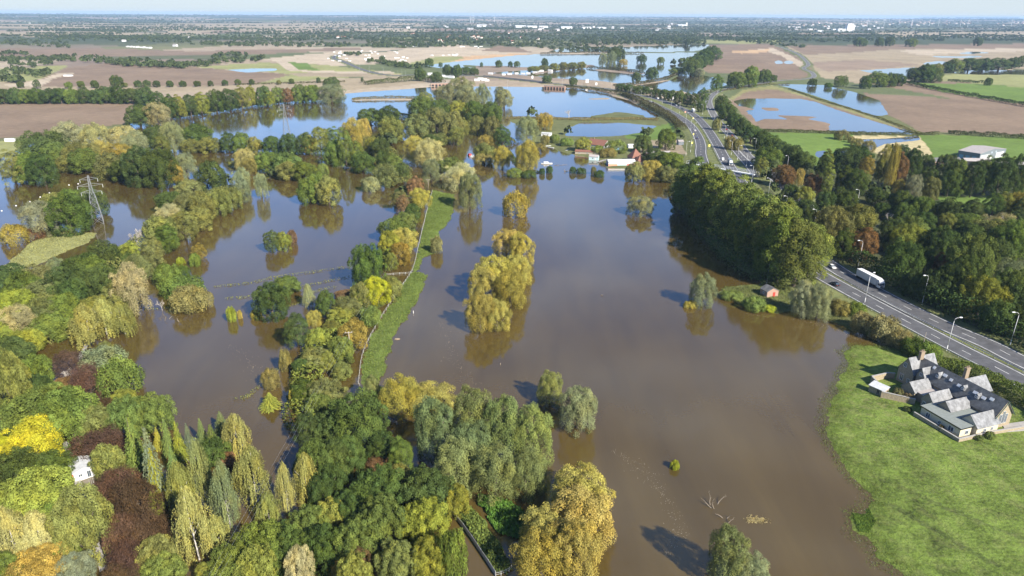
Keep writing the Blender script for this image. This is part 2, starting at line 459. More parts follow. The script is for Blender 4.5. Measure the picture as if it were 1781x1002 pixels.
def ground_mat():
    m, nt, b = nodes('ground')
    N, K = nt.nodes.new, nt.links.new
    b.inputs['Roughness'].default_value = .9
    b.inputs['Specular IOR Level'].default_value = .15
    at = N('ShaderNodeAttribute'); at.attribute_name = 'land'
    geo = N('ShaderNodeNewGeometry')
    def noise(scale, det=5, rough=.6, stretch=None):
        t = N('ShaderNodeTexNoise'); t.inputs['Scale'].default_value = scale; t.inputs['Detail'].default_value = det; t.inputs['Roughness'].default_value = rough
        if stretch:
            mp = N('ShaderNodeMapping'); mp.inputs['Scale'].default_value = stretch; mp.inputs['Rotation'].default_value = (0,0,.5)
            K(geo.outputs['Position'], mp.inputs['Vector']); K(mp.outputs['Vector'], t.inputs['Vector'])
        else: K(geo.outputs['Position'], t.inputs['Vector'])
        return t
    def rng_(t, lo, hi, f0=.3, f1=.7):
        r = N('ShaderNodeMapRange'); r.inputs['From Min'].default_value = f0; r.inputs['From Max'].default_value = f1
        r.inputs['To Min'].default_value = lo; r.inputs['To Max'].default_value = hi; K(t, r.inputs['Value']); return r.outputs['Result']
    def math_(op, a_, b_):
        r = N('ShaderNodeMath'); r.operation = op
        for i, q in enumerate((a_, b_)):
            if isinstance(q, (int, float)): r.inputs[i].default_value = q
            else: K(q, r.inputs[i])
        return r.outputs[0]
    big, mid, fine = noise(.012, 4), noise(.13, 6, .68), noise(1.1, 5, .7)
    streak = noise(.16, 4, .6, (1, 7, 1))
    t = math_('ADD', rng_(big.outputs['Fac'], -.16, .16), math_('MULTIPLY', rng_(mid.outputs['Fac'], -.5, .5), at.outputs['Alpha']))
    t = math_('ADD', t, math_('MULTIPLY', rng_(fine.outputs['Fac'], -.42, .42), at.outputs['Alpha']))
    t = math_('ADD', t, rng_(streak.outputs['Fac'], -.07, .07))
    t = math_('MAXIMUM', math_('ADD', t, 1.0), .3)
    sc = N('ShaderNodeVectorMath'); sc.operation = 'SCALE'; K(at.outputs['Color'], sc.inputs[0]); K(t, sc.inputs['Scale'])
    # dry tussocks in rough grass
    tus = noise(.35, 5, .7)
    f = math_('MULTIPLY', math_('MULTIPLY', rng_(tus.outputs['Fac'], 0, 1, .46, .68), rng_(big.outputs['Fac'], .25, 1)), math_('MULTIPLY', at.outputs['Alpha'], .62))
    mx = N('ShaderNodeMixRGB'); K(f, mx.inputs['Fac']); K(sc.outputs['Vector'], mx.inputs['Color1']); mx.inputs['Color2'].default_value = (.25,.235,.10,1)
    K(mx.outputs['Color'], b.inputs['Base Color'])
    bp = N('ShaderNodeBump'); bp.inputs['Strength'].default_value = .8; bp.inputs['Distance'].default_value = .5
    K(math_('MULTIPLY', fine.outputs['Fac'], at.outputs['Alpha']), bp.inputs['Height']); K(bp.outputs['Normal'], b.inputs['Normal'])
    return m

def water_mat():
    m, nt, b = nodes('flood_water')
    N, K = nt.nodes.new, nt.links.new
    b.inputs['IOR'].default_value = 1.333
    b.inputs['Specular IOR Level'].default_value = 1.0
    b.inputs['Roughness'].default_value = .035
    b.inputs['Coat Weight'].default_value = .6
    b.inputs['Coat Roughness'].default_value = .06
    b.inputs['Coat IOR'].default_value = 1.4
    geo = N('ShaderNodeNewGeometry')
    nz = N('ShaderNodeTexNoise'); nz.inputs['Scale'].default_value = .02; nz.inputs['Detail'].default_value = 5
    K(geo.outputs['Position'], nz.inputs['Vector'])
    mx = N('ShaderNodeMixRGB'); mx.inputs['Color1'].default_value = WATER_A; mx.inputs['Color2'].default_value = WATER_B
    sm = N('ShaderNodeMapping'); sm.inputs['Scale'].default_value = (1.0, .16, 1); sm.inputs['Rotation'].default_value = (0,0,.55)
    K(geo.outputs['Position'], sm.inputs['Vector'])
    st = N('ShaderNodeTexNoise'); st.inputs['Scale'].default_value = .085; st.inputs['Detail'].default_value = 6; st.inputs['Roughness'].default_value = .6; st.inputs['Distortion'].default_value = .6
    K(sm.outputs['Vector'], st.inputs['Vector'])
    am = N('ShaderNodeMath'); am.operation = 'ADD'; K(nz.outputs['Fac'], am.inputs[0]); K(st.outputs['Fac'], am.inputs[1])
    ar = N('ShaderNodeMapRange'); ar.inputs['From Min'].default_value = .72; ar.inputs['From Max'].default_value = 1.28; K(am.outputs[0], ar.inputs['Value'])
    K(ar.outputs['Result'], mx.inputs['Fac']); K(mx.outputs['Color'], b.inputs['Base Color'])
    mp = N('ShaderNodeMapping'); mp.inputs['Scale'].default_value = (1.0, 1.7, 1); mp.inputs['Rotation'].default_value = (0,0,.45)
    K(geo.outputs['Position'], mp.inputs['Vector'])
    rp = N('ShaderNodeTexNoise'); rp.inputs['Scale'].default_value = .75; rp.inputs['Detail'].default_value = 3; rp.inputs['Roughness'].default_value = .55
    K(mp.outputs['Vector'], rp.inputs['Vector'])
    # wind patches: calmer and more ruffled areas
    wp = N('ShaderNodeTexNoise'); wp.inputs['Scale'].default_value = .011; wp.inputs['Detail'].default_value = 3
    K(geo.outputs['Position'], wp.inputs['Vector'])
    mr = N('ShaderNodeMapRange'); mr.inputs['From Min'].default_value = .35; mr.inputs['From Max'].default_value = .65
    mr.inputs['To Min'].default_value = .015; mr.inputs['To Max'].default_value = .14
    K(wp.outputs['Fac'], mr.inputs['Value'])
    bp = N('ShaderNodeBump'); bp.inputs['Distance'].default_value = .25
    K(mr.outputs['Result'], bp.inputs['Strength']); K(rp.outputs['Fac'], bp.inputs['Height']); K(bp.outputs['Normal'], b.inputs['Normal'])
    return m
WATER_A, WATER_B = (.062,.042,.012,1), (.092,.063,.018,1)

def build_water():
    th = np.linspace(math.radians(-62), math.radians(62), 40); r = np.array([45, 120, 300, 800, 2000, 4200.])
    R, T = np.meshgrid(r, th, indexing='ij')
    V = np.stack([(R*np.sin(T)).ravel(), (R*np.cos(T)).ravel(), np.zeros(R.size)], 1)
    n, m = len(r), len(th)
    a = (np.arange(n-1)[:, None]*m + np.arange(m-1)[None, :]).ravel()
    o = mesh_np('flood_water', V, np.stack([a+m, a+1+m, a+1, a], 1), water_mat())
    o['kind'] = 'structure'

# ------------------------------------------------------------------ roads
def ribbon(name, line, off0, off1, z, m, thick=0.0):
    a, b = offset_line(line, off0), offset_line(line, off1)
    n = len(line)
    V = np.concatenate([np.c_[a, np.full(n, z)], np.c_[b, np.full(n, z)]])
    i = np.arange(n-1)
    F = np.stack([i, i+n, i+n+1, i+1], 1)[:, ::-1]
    return V, F
def join(parts):
    vs, fs, b = [], [], 0
    for V, F in parts:
        vs.append(V); fs.append(F+b); b += len(V)
    return np.concatenate(vs), np.concatenate(fs)

def build_roads():
    asphalt = mat('asphalt', (.080,.080,.083), .85, var=.3, scale=.35)
    old = mat('worn_asphalt', (.115,.112,.108), .85, var=.14, scale=.25)
    white = mat('road_paint', (.52,.52,.49), .7, var=.35, scale=.4)
    for k, (pts, w) in ROADS.items():
        l = road_line[k]
        z = ROAD_Z + {'near': 0, 'far': .004, 'slip': .008, 'ramp': .012}[k]
        V, F = ribbon('road', l, -w/2-.9, w/2+.9, z, None)
        mesh_np('road', V, F, asphalt if k != 'slip' else old)['kind'] = 'structure'
        parts = [ribbon('', l, s*(w/2)-.16, s*(w/2)+.16, z+.02, None) for s in (-1, 1)]
        for i in range(0, len(l)-2, 3):
            parts.append(ribbon('', l[i:i+2], -.12, .12, z+.02, None))
        V, F = join(parts)
        mesh_np('road_marking', V, F, white)['kind'] = 'structure'

build_ground()
build_water()
build_roads()

# ------------------------------------------------------------------ trees: prototypes with shared meshes
def foliage_mat():
    m = bpy.data.materials.new('foliage'); m.use_nodes = True
    nt = m.node_tree; nt.nodes.clear(); N, K = nt.nodes.new, nt.links.new
    out = N('ShaderNodeOutputMaterial'); oi = N('ShaderNodeObjectInfo'); at = N('ShaderNodeAttribute'); at.attribute_name = 'tint'
    tc = N('ShaderNodeTexCoord'); ad = N('ShaderNodeVectorMath'); ad.operation = 'ADD'
    K(tc.outputs['Object'], ad.inputs[0])
    cb = N('ShaderNodeCombineXYZ'); mu = N('ShaderNodeMath'); mu.operation = 'MULTIPLY'; mu.inputs[1].default_value = 40
    K(oi.outputs['Random'], mu.inputs[0]); K(mu.outputs[0], cb.inputs['X']); K(mu.outputs[0], cb.inputs['Y']); K(cb.outputs[0], ad.inputs[1])
    nz = N('ShaderNodeTexNoise'); nz.inputs['Scale'].default_value = 1.5; nz.inputs['Detail'].default_value = 3
    K(ad.outputs[0], nz.inputs['Vector'])
    # turning leaves: some branches yellower than others
    r1 = N('ShaderNodeMapRange'); r1.inputs['From Min'].default_value = .45; r1.inputs['From Max'].default_value = .72; r1.inputs['To Max'].default_value = .75
    K(nz.outputs['Fac'], r1.inputs['Value'])
    yel = N('ShaderNodeMixRGB'); yel.blend_type = 'MULTIPLY'; yel.inputs['Color2'].default_value = (1.40,1.20,.80,1)
    K(r1.outputs['Result'], yel.inputs['Fac']); K(oi.outputs['Color'], yel.inputs['Color1'])
    r2 = N('ShaderNodeMapRange'); r2.inputs['To Min'].default_value = .52; r2.inputs['To Max'].default_value = 1.5
    K(at.outputs['Fac'], r2.inputs['Value'])
    sc = N('ShaderNodeVectorMath'); sc.operation = 'SCALE'; K(yel.outputs['Color'], sc.inputs[0]); K(r2.outputs['Result'], sc.inputs['Scale'])
    d = N('ShaderNodeBsdfDiffuse'); t = N('ShaderNodeBsdfTranslucent'); mx = N('ShaderNodeMixShader'); mx.inputs['Fac'].default_value = .12
    K(sc.outputs['Vector'], d.inputs['Color']); K(sc.outputs['Vector'], t.inputs['Color'])
    K(d.outputs[0], mx.inputs[1]); K(t.outputs[0], mx.inputs[2])
    K(mx.outputs[0], out.inputs['Surface'])
    return m
FOL = foliage_mat()
BARK = mat('bark', (.10,.080,.060), .9, var=.25, scale=3)
PALE_BARK = mat('pale_bark', (.50,.47,.42), .8, var=.2, scale=4)
DEAD_WOOD = mat('dead_wood', (.40,.36,.31), .85, var=.2, scale=4)

def unit(v): return v/(np.linalg.norm(v, axis=1)[:, None]+1e-9)
def leaves(C, Nn, size, aspect, g, along=None):
    """a small quad at each centre C facing Nn; along = direction of its long side"""
    n = len(C)
    a = along if along is not None else g.normal(size=(n, 3))
    Nn = unit(Nn); t = unit(a-Nn*np.sum(a*Nn, 1)[:, None]); b = np.cross(Nn, t)
    s = (size*g.uniform(.65, 1.35, n))[:, None]
    w = s*.5/aspect; l = s*.5
    # kite-shaped leaf spray
    V = np.stack([C-t*l, C-b*w+t*l*.15, C+t*l, C+b*w+t*l*.15], 1).reshape(-1, 3)
    return V, np.arange(4*n).reshape(-1, 4)
def leaf_proto(name, C, Nn, size, aspect, tint, g, along=None):
    V, F = leaves(C, Nn, size, aspect, g, along)
    return mesh_np(name, V, F, FOL, {'tint': ('FLOAT', np.repeat(np.clip(tint, 0, 1), 4))}, link=False)

def lobed(seed, Hp, nl, lr, nleaf, size, aspect=1.5, env=None, up=.15, spiky=0.0, base=.025, rnd=.38, stretch=1.0, gap=.82):
    """crown of many leafy lobes; radius 1, height Hp"""
    g = np.random.default_rng(seed)
    zc = Hp*.52; rz = Hp*.48
    D = []
    for k in range(nl):
        ph = k*2.39996+g.uniform(-.3, .3); cz = 1-(k+.5)/nl*1.88
        ce = cz if cz > 0 else cz*.55; s = math.sqrt(max(0, 1-ce*ce)); D.append((s*math.cos(ph), s*math.sin(ph), cz))
    D = np.array(D)
    R = g.uniform(lr[0], lr[1], nl)
    e = np.array([1, 1, rz])
    prof = np.ones(nl) if env is None else np.array([env(z) for z in D[:, 2]])
    C = D*e*np.where(D[:, 2:] < 0, [1, 1, 1.0/(1-.28)], 1.0)*(1-R[:, None]*.92)*g.uniform(.74, 1.10, (nl, 1)); C[:, :2] *= prof[:, None]; C[:, 2] += zc
    # a few inner lobes so the crown is not hollow
    ci = g.normal(size=(nl//3, 3)); ci = unit(ci)*g.uniform(.1, .5, (len(ci), 1))*e; ci[:, 2] += zc
    C = np.concatenate([C, ci]); R = np.concatenate([R, np.full(len(ci), lr[1])])
    C[:, :2] *= g.uniform(.86, 1.1, 2); C[:, 2] = np.maximum(C[:, 2], R*.6+base*Hp)
    lob_t = g.uniform(.18, .82, len(C))
    p = R**2; p /= p.sum()
    pts, nor, tin, alo = [], [], [], []
    need = nleaf
    while need > 0:
        i = g.choice(len(C), need*2, p=p)
        d = unit(g.normal(size=(len(i), 3)))
        out = unit((C[i]-[0, 0, zc*.8])/e)
        d = unit(d+out*.55+[0, 0, up])
        q = C[i]+d*R[i][:, None]*g.uniform(.62, 1.06+spiky, (len(i), 1))*np.array([1, 1, stretch])
        keep = q[:, 2] > base*Hp*g.uniform(.5, 1.4, len(i))
        # drop leaves buried inside another lobe
        for a in range(len(C)):
            far = np.sum(((q-C[a])/np.array([1, 1, stretch]))**2, 1) > (R[a]*gap*.78)**2
            keep &= far | (i == a)
        q, d, i = q[keep][:need], d[keep][:need], i[keep][:need]
        pts.append(q); nor.append(d+g.normal(size=d.shape)*rnd+[0, 0, .12]); alo.append(d+g.normal(size=d.shape)*.4)
        tin.append(lob_t[i]+g.normal(size=len(i))*.17)
        need -= len(q)
    pts, nor, tin, alo = map(np.concatenate, (pts, nor, tin, alo))
    return leaf_proto('crown', pts, nor, size, aspect, tin, g, alo if aspect > 1.8 else None)

def conifer(seed, Hp=3.4, tiers=22, dense=1.0):
    g = np.random.default_rng(seed); P_, N_, A_, T_ = [], [], [], []
    for k in range(tiers):
        z = Hp*(.04+.94*k/tiers); R0 = (1-(k/tiers)**1.15)*1.0+.03
        nb = int((7+9*(1-k/tiers))*dense)
        for b in range(nb):
            ph = 2*math.pi*(b+g.uniform(-.3, .3))/nb+k*.7; R = R0*g.uniform(.72, 1.08); tb = g.uniform(.3, .7)
            n = int(14+44*R)
            s = g.uniform(.12, 1, n)**.7
            sp = (g.uniform(-1, 1, n))*.15*(1.15-s)*max(R, .25)*1.6
            x = s*R; zz = z-s**1.5*R*.34+g.normal(size=n)*.025
            c, sn = math.cos(ph), math.sin(ph)
            P_.append(np.stack([x*c-sp*sn, x*sn+sp*c, zz], 1))
            N_.append(np.tile([c*.45, sn*.45, .8], (n, 1))+g.normal(size=(n, 3))*.35)
            A_.append(np.tile([c, sn, -.35], (n, 1))+g.normal(size=(n, 3))*.45)
            T_.append(np.full(n, tb)+g.normal(size=n)*.14+(s-.5)*.25)
    P_, N_, A_, T_ = map(np.concatenate, (P_, N_, A_, T_))
    return leaf_proto('crown', P_, N_, .088, 2.2, T_, g, A_)

def weeping(seed, Hp=2.6, nl=40, n=18000):
    """birch: upright branches with hanging curtains of small leaves"""
    g = np.random.default_rng(seed); P_, N_, A_, T_ = [], [], [], []
    for k in range(nl):
        ph = k*2.4+g.uniform(-.4, .4); f = (k+.5)/nl
        zt = Hp*(.30+.70*f**.8); r = (1-(f**2.2)*.9)*g.uniform(.35, .88)
        cx, cy = r*math.cos(ph), r*math.sin(ph); ln = Hp*g.uniform(.16, .34)
        m = n//nl; lt = g.uniform(.3, .7)
        strand = g.normal(size=(14, 2))*.10
        si = g.integers(0, 14, m); s = g.uniform(0, 1, m)
        x = cx+strand[si, 0]*(1+.6*s)+cx*.14*np.sin(s*3)+g.normal(size=m)*.022
        y = cy+strand[si, 1]*(1+.6*s)+cy*.14*np.sin(s*3)+g.normal(size=m)*.022
        z = zt+.06-s*ln*(1+.3*np.abs(strand[si, 0])*5)-np.hypot(strand[si, 0], strand[si, 1])*.8
        P_.append(np.stack([x, y, z], 1)); N_.append(np.tile([math.cos(ph), math.sin(ph), .55], (m, 1))+g.normal(size=(m, 3))*.6)
        A_.append(np.tile([0, 0, -1.], (m, 1))+g.normal(size=(m, 3))*.4); T_.append(lt+g.normal(size=m)*.2)
    P_, N_, A_, T_ = map(np.concatenate, (P_, N_, A_, T_)); k = P_[:, 2] > .12
    return leaf_proto('crown', P_[k], N_[k], .058, 1.9, T_[k], g, A_[k])

def trunk_proto(seed, m, Hp, limbs=7, top=.62, r0=.075):
    g = np.random.default_rng(seed); b = MB()
    lean = g.normal(size=2)*.05
    pts = [(0, 0, -.15), (lean[0]*.3, lean[1]*.3, Hp*.2), (lean[0], lean[1], Hp*.45), (lean[0]*1.5, lean[1]*1.5, Hp*top)]
    b.tube(pts, [r0*1.25, r0*.85, r0*.6, r0*.22], 7)
    for k in range(limbs):
        ph = k*2.4+g.uniform(-.4, .4); z = Hp*(.16+.4*k/limbs); f = z/(Hp*top)
        s = Vector((lean[0]*f, lean[1]*f, z)); L_ = g.uniform(.42, .66)
        e1 = s+Vector((math.cos(ph)*L_*.5, math.sin(ph)*L_*.5, Hp*.10)); e2 = s+Vector((math.cos(ph+.2)*L_, math.sin(ph+.2)*L_, Hp*.25))
        b.tube([s, e1, e2], [r0*.42, r0*.28, r0*.08], 5)
    o = b.build('trunk', m, smooth=True); me = o.data; bpy.data.objects.remove(o); return me

def bare_proto(seed, Hp=2.0, depth=5):
    """leafless tree: forking branches"""
    g = np.random.default_rng(seed); b = MB()
    def grow(p, d, ln, r, k):
        e = p+d*ln; mid = p+d*ln*.5+Vector(g.normal(size=3)*ln*.05)
        b.tube([p, mid, e], [r, r*.82, r*.62], 5 if k > 2 else 4)
        if k == 0: return
        for _ in range(3 if k > 1 else 4):
            a = Vector(g.normal(size=3)); nd = (d+a.normalized()*.62+Vector((0, 0, .12))).normalized()
            grow(e if _ else p+d*ln*.75, nd, ln*g.uniform(.62, .82), r*.6, k-1)
    grow(Vector((0, 0, -.1)), Vector((0, 0, 1)), Hp*.26, .05, depth)
    o = b.build('branches', DEAD_WOOD); me = o.data; bpy.data.objects.remove(o); return me

tall_env = lambda z: .62+.38*math.sqrt(max(0, 1-(z*.75+.25)**2)) if z > -.3 else 1
PROTO = {
 'round': [(lobed(s, 1.75, 34, (.19, .36), 11000, .066, 1.5), 1.75) for s in (1, 2, 3, 4, 5, 6)],
 'big':   [(lobed(s, 1.55, 96, (.10, .25), 24000, .044, 1.5, rnd=.42), 1.55) for s in (101, 102, 103)],
 'fine':  [(lobed(s, 1.6, 58, (.15, .29), 24000, .046, 2.2, up=.5, spiky=.10, rnd=.5), 1.6) for s in (11, 12, 13)],
 'spiky': [(lobed(s, 1.7, 80, (.11, .26), 17000, .050, 2.2, up=.2, spiky=.3, rnd=.55), 1.7) for s in (21, 22)],
 'tall':  [(lobed(s, 2.7, 52, (.18, .36), 16000, .054, env=tall_env, up=.5), 2.7) for s in (31, 32, 33)],
 'column':[(lobed(s, 5.0, 50, (.30, .48), 12000, .085, env=tall_env, up=.8), 5.0) for s in (41,)],
 'shrub': [(lobed(s, 1.05, 26, (.24, .38), 7000, .075, 1.7, up=.4, spiky=.12, base=.0), 1.05) for s in (51, 52, 53)],
 'cone':  [(conifer(s), 3.4) for s in (61, 62)],
 'weep':  [(weeping(s), 2.6) for s in (71, 72, 73)],
}
TRUNK = {'dark': [(trunk_proto(s, BARK, 1.75), 1.75) for s in (81, 82, 83)], 'pale': [(trunk_proto(s, PALE_BARK, 2.6, 6, .9, .045), 2.6) for s in (84, 85)],
         'pole': [(trunk_proto(86, BARK, 3.4, 0, .97, .05), 3.4)]}
BARE = [(bare_proto(s), 2.0) for s in (91, 92)]

# key: (object name, look, kind word, crown prototypes, trunk, colour, colour spread, height-to-width wish)
SPEC = {
 'g': ('broadleaf_tree', 'dark green', 'broadleaf tree', 'round', 'dark', (.064,.095,.026)),
 'm': ('broadleaf_tree', 'mid green', 'broadleaf tree', 'round', 'dark', (.108,.148,.034)),
 'o': ('broadleaf_tree', 'olive', 'broadleaf tree', 'round', 'dark', (.148,.160,.048)),
 'y': ('broadleaf_tree', 'yellow-green', 'broadleaf tree', 'round', 'dark', (.185,.205,.038)),
 'l': ('broadleaf_tree', 'bright lime-yellow', 'broadleaf tree', 'fine', 'dark', (.31,.315,.024)),
 'a': ('broadleaf_tree', 'golden autumn', 'broadleaf tree', 'round', 'dark', (.215,.170,.036)),
 'r': ('broadleaf_tree', 'rust-brown', 'broadleaf tree', 'round', 'dark', (.165,.105,.048)),
 'c': ('copper_tree', 'purple-brown copper', 'tree', 'spiky', 'dark', (.088,.056,.036)),
 'w': ('willow_tree', 'golden olive', 'willow', 'fine', 'dark', (.285,.245,.060)),
 's': ('willow_tree', 'grey-green', 'willow', 'fine', 'dark', (.180,.205,.105)),
 'p': ('willow_tree', 'pale straw-green', 'willow', 'fine', 'dark', (.300,.285,.120)),
 'q': ('willow_tree', 'sage green', 'willow', 'fine', 'dark', (.150,.185,.065)),
 'k': ('conifer_tree', 'green', 'conifer', 'cone', 'pole', (.115,.165,.048)),
 'j': ('conifer_tree', 'yellow-green', 'conifer', 'cone', 'pole', (.24,.255,.042)),
 'i': ('conifer_tree', 'blue-green', 'conifer', 'cone', 'pole', (.135,.175,.085)),
 'b': ('birch_tree', 'drooping olive', 'birch', 'weep', 'pale', (.240,.250,.075)),
 'v': ('birch_tree', 'drooping grey-green', 'birch', 'weep', 'pale', (.190,.220,.100)),
 'x': ('birch_tree', 'drooping pale yellow', 'birch', 'weep', 'pale', (.275,.285,.105)),
 'P': ('poplar_tree', 'tall yellow-green', 'poplar', 'tall', 'dark', (.125,.158,.034)),
 'G': ('poplar_tree', 'tall dark green', 'poplar', 'tall', 'dark', (.076,.112,.027)),
 'C': ('poplar_tree', 'slender columnar', 'poplar', 'column', 'dark', (.150,.175,.042)),
 'D': ('bare_tree', 'leafless pale grey', 'tree', None, None, None),
 'B': ('bush', 'mid green', 'bush', 'shrub', None, (.125,.175,.040)),
 'U': ('bush', 'dark green', 'bush', 'shrub', None, (.065,.105,.024)),
 'O': ('bush', 'olive brown', 'bush', 'shrub', None, (.175,.165,.060)),
 'Y': ('bush', 'golden', 'bush', 'shrub', None, (.290,.255,.048)),
 'S': ('bush', 'silver green', 'bush', 'shrub', None, (.195,.225,.110)),
 'L': ('bush', 'bright lime', 'bush', 'shrub', None, (.270,.320,.035)),
 'R': ('bush', 'reddish brown', 'bush', 'shrub', None, (.150,.090,.045)),
}

# Groves: region phrase, landmark phrase, landmark pixel, tile origin and scale, boxes "kind x0 y0 x1 y1" round each crown as seen in the photo
K3, K6 = 600/1768, 300/1768
GROVES = []
def grove(where, mark, mpx, ox, oy, s, txt, **kw):
    items = []
    for part in txt.replace('\n', ';').split(';'):
        q = part.split()
        if len(q) < 5: continue
        x0, y0, x1, y1 = (float(t) for t in q[1:5])
        items.append((q[0], ox+x0*s, oy+y0*s, ox+x1*s, oy+y1*s))
    GROVES.append((where, mark, mpx, items))

grove('on the left wooded bank', 'the near pylon', (165,390), 0, 0, K3, '''
g 125 690 330 835; p 280 645 450 790; p 420 650 565 800; p 555 655 720 790; s 620 690 760 830; o 330 740 450 850; o 420 735 520 860; w 470 730 570 830
w 540 745 690 870; g 360 770 500 875; o 490 790 640 905; g 630 770 800 935; g 740 775 900 945; a 850 825 940 940; s 900 790 1005 905
o 0 780 120 925; m 90 790 220 920; y 60 840 140 925; g 150 785 275 935; m 215 740 340 850; g 560 830 680 925; o 300 790 420 870''')
grove('between the upper lakes', 'the far pylon', (499,235), 0, 0, K3, '''
g 745 650 850 745; s 830 635 930 765; g 920 645 1075 745; o 790 690 870 800; o 930 715 1030 775; o 1020 705 1130 775; g 1125 675 1210 775; m 1190 685 1280 775
o 1270 705 1340 780; a 1318 725 1362 775; g 1350 700 1440 785; g 1430 690 1525 790; g 1515 685 1610 785; w 1550 700 1620 785; y 1590 645 1690 785; m 1660 650 1750 780; m 1660 725 1768 845''')
grove('in the flooded clump below', 'the white punt', (603,292), 0, 0, K3, '''
p 1205 765 1300 865; w 1235 805 1310 885; m 1305 780 1430 875; m 1400 785 1540 890; o 1420 830 1540 915; m 1500 830 1615 920; r 1370 862 1410 905; g 1010 835 1155 985
y 1140 885 1190 965; o 905 920 1040 1005; s 1190 870 1280 995; B 1622 842 1682 890; s 1305 885 1365 1005''')
grove('by the ploughed field', 'the far pylon', (499,235), 0, 0, K3, '''
g -20 470 50 528; g 45 468 110 528; m 100 472 165 527; g 155 466 225 527; y 130 475 170 520; g 215 470 285 528; g 275 466 345 528; m 335 470 410 528; g 400 465 470 527; g 460 468 530 527
g 500 460 580 527; g 570 458 650 528; g 640 466 715 530; g 700 462 790 540; p 748 532 860 632; g 655 545 770 635; g 770 480 850 590; g 830 490 910 600; y 875 490 950 595; g 935 485 1010 585; y 985 478 1070 580
g 1060 470 1150 565; g 1130 455 1220 560; o 1200 445 1270 550; y 1255 440 1315 540; g 1310 450 1390 540; y 1340 460 1400 540; m 1390 450 1460 525; r 1440 450 1500 525; m 1490 440 1570 520; m 1550 440 1640 520; s 1630 435 1768 520; g 1660 405 1740 470''')
grove('along the field edge', 'the white farm shed', (118,131), 0, 0, K3, '''
g 90 425 118 450; g 172 415 202 452; m 335 428 367 454; m 398 423 432 452; g 467 420 503 451; g 570 398 625 448; o 625 428 652 448; g 690 420 725 448; g 737 418 770 447; g 785 420 820 448; g 853 420 887 447
g 920 420 953 446; g 994 420 1027 445; g 1065 420 1092 444; g 1137 416 1167 441; g 1205 412 1234 438; g 1276 412 1304 436; o 1418 415 1440 436; g 1482 408 1508 432; g 1621 403 1642 427''')
grove('on the grassy island', 'the near pylon', (165,390), 0, 330, K3, '''
s 125 75 290 225; o 215 25 340 150; g 240 45 450 210; g 400 0 540 120; m 300 0 420 90; Y 15 190 135 265; R 135 200 220 250''')
grove('in the long left belt', 'the moored boat', (328,408), 0, 330, K3, '''
g 790 10 940 110; o 880 30 1010 130; o 960 20 1100 150; o 1060 0 1180 120; o 1140 -10 1240 90; s 1190 -10 1280 60; p 790 80 930 190; o 870 100 1010 250; o 960 90 1090 200; o 740 140 900 290; m 800 170 910 310
D 615 180 760 300; o 720 230 840 390; y 610 260 720 390; g 450 270 620 400; g 330 330 520 460; s 240 350 330 425; g 250 400 470 560; g 440 390 610 550; m 400 350 560 480; g -60 390 130 510; o 90 390 250 500; m 30 430 190 560
o 130 470 300 590; y 0 520 170 660; l -60 540 110 660; o 690 370 790 450; p 580 400 750 610; o 520 480 680 620; D 705 500 770 600; b 350 590 530 780; b 450 560 600 730; b 560 575 690 730; y 420 540 560 650
p 0 600 170 760; o 130 560 300 700; m 160 640 350 760; y 60 720 210 830; g -60 770 140 920; m 110 850 250 990; g 560 300 700 400; o 640 330 760 430; m 240 540 400 680; g 300 470 450 600; y -80 680 80 800''')
grove('in the flooded meadow', 'the moored boat', (328,408), 0, 330, K3, '''
B 795 390 915 490; U 905 392 970 450; B 845 445 1025 545; O 880 500 1050 615; O 1020 525 1090 590; a 985 270 1050 350; B 970 330 1025 385; g 1350 200 1430 312; y 1410 215 1490 305; R 1470 210 1520 270
m 1520 -60 1650 65; o 1620 -70 1745 70; m 1570 -90 1690 30; g 1300 480 1470 650; Y 1280 610 1340 655; m 1390 440 1540 525; v 1545 475 1610 590; L 1160 602 1210 668; Y 1215 615 1240 655; D 800 540 845 612; w 1570 610 1645 695; g 1450 620 1590 800
L 905 345 945 375; O 1430 820 1490 920; O 1340 920 1430 1010''')
grove('in the upper central belt', 'the fence-bend pole', (716,440), 590, 330, K3, '''
o 270 -5 360 110; r 290 20 360 120; w 360 -10 470 90; g 330 60 420 170; m 270 110 400 210; m 200 140 350 260; y 200 210 310 330; w 260 190 400 310; a 260 265 370 385; y 230 310 300 410; g 60 290 225 500; l 130 450 260 590; o 200 445 320 560; o 60 480 170 600''')
grove('in the autumn belt by the path', 'the lower pole', (610,615), 480, 480, K6, '''
r 590 140 850 240; o 560 210 870 420; m 770 110 980 310; y 520 310 770 480; o 480 440 660 580; a 640 450 930 740; B 860 320 1080 500; g 400 150 620 400; y 300 530 540 740; m 540 620 800 880; o 250 730 560 960; y 430 760 600 960; g 160 830 340 1010; o 560 870 790 1040; g 400 700 520 840''')
grove('in the willow island', 'the round golden bush', (895,375), 590, 330, K3, '''
w 785 195 930 350; w 870 220 1000 380; w 830 330 985 490; w 690 330 890 520; w 655 400 830 580; w 790 410 965 600; w 640 520 800 722; w 740 560 880 715''')
grove('in the open flood', 'the brick hut', (1340,515), 590, 330, K3, '''
Y 835 25 970 130; s 608 -90 728 95; q 1905 1735 2090 2000; s 2030 1860 2195 2030; s 1480 30 1615 125; O 465 245 530 320; q 1010 925 1150 1090; s 1130 1000 1320 1225; L 1698 1378 1745 1425''')
grove('along the shore by the brick hut', 'the brick hut', (1340,515), 1181, 330, K3, '''
s 60 430 190 590; Y 22 545 98 600; s 580 480 700 640; s 660 490 778 655; O 760 550 840 610; B 330 520 450 615; B 215 498 335 560; O 780 550 890 640; B 860 560 960 650; O 890 600 1010 720; O 985 600 1130 760; B 960 650 1030 740; O 1080 690 1200 800; U 1150 740 1290 850; B 1210 770 1340 870; L 420 575 500 620''')
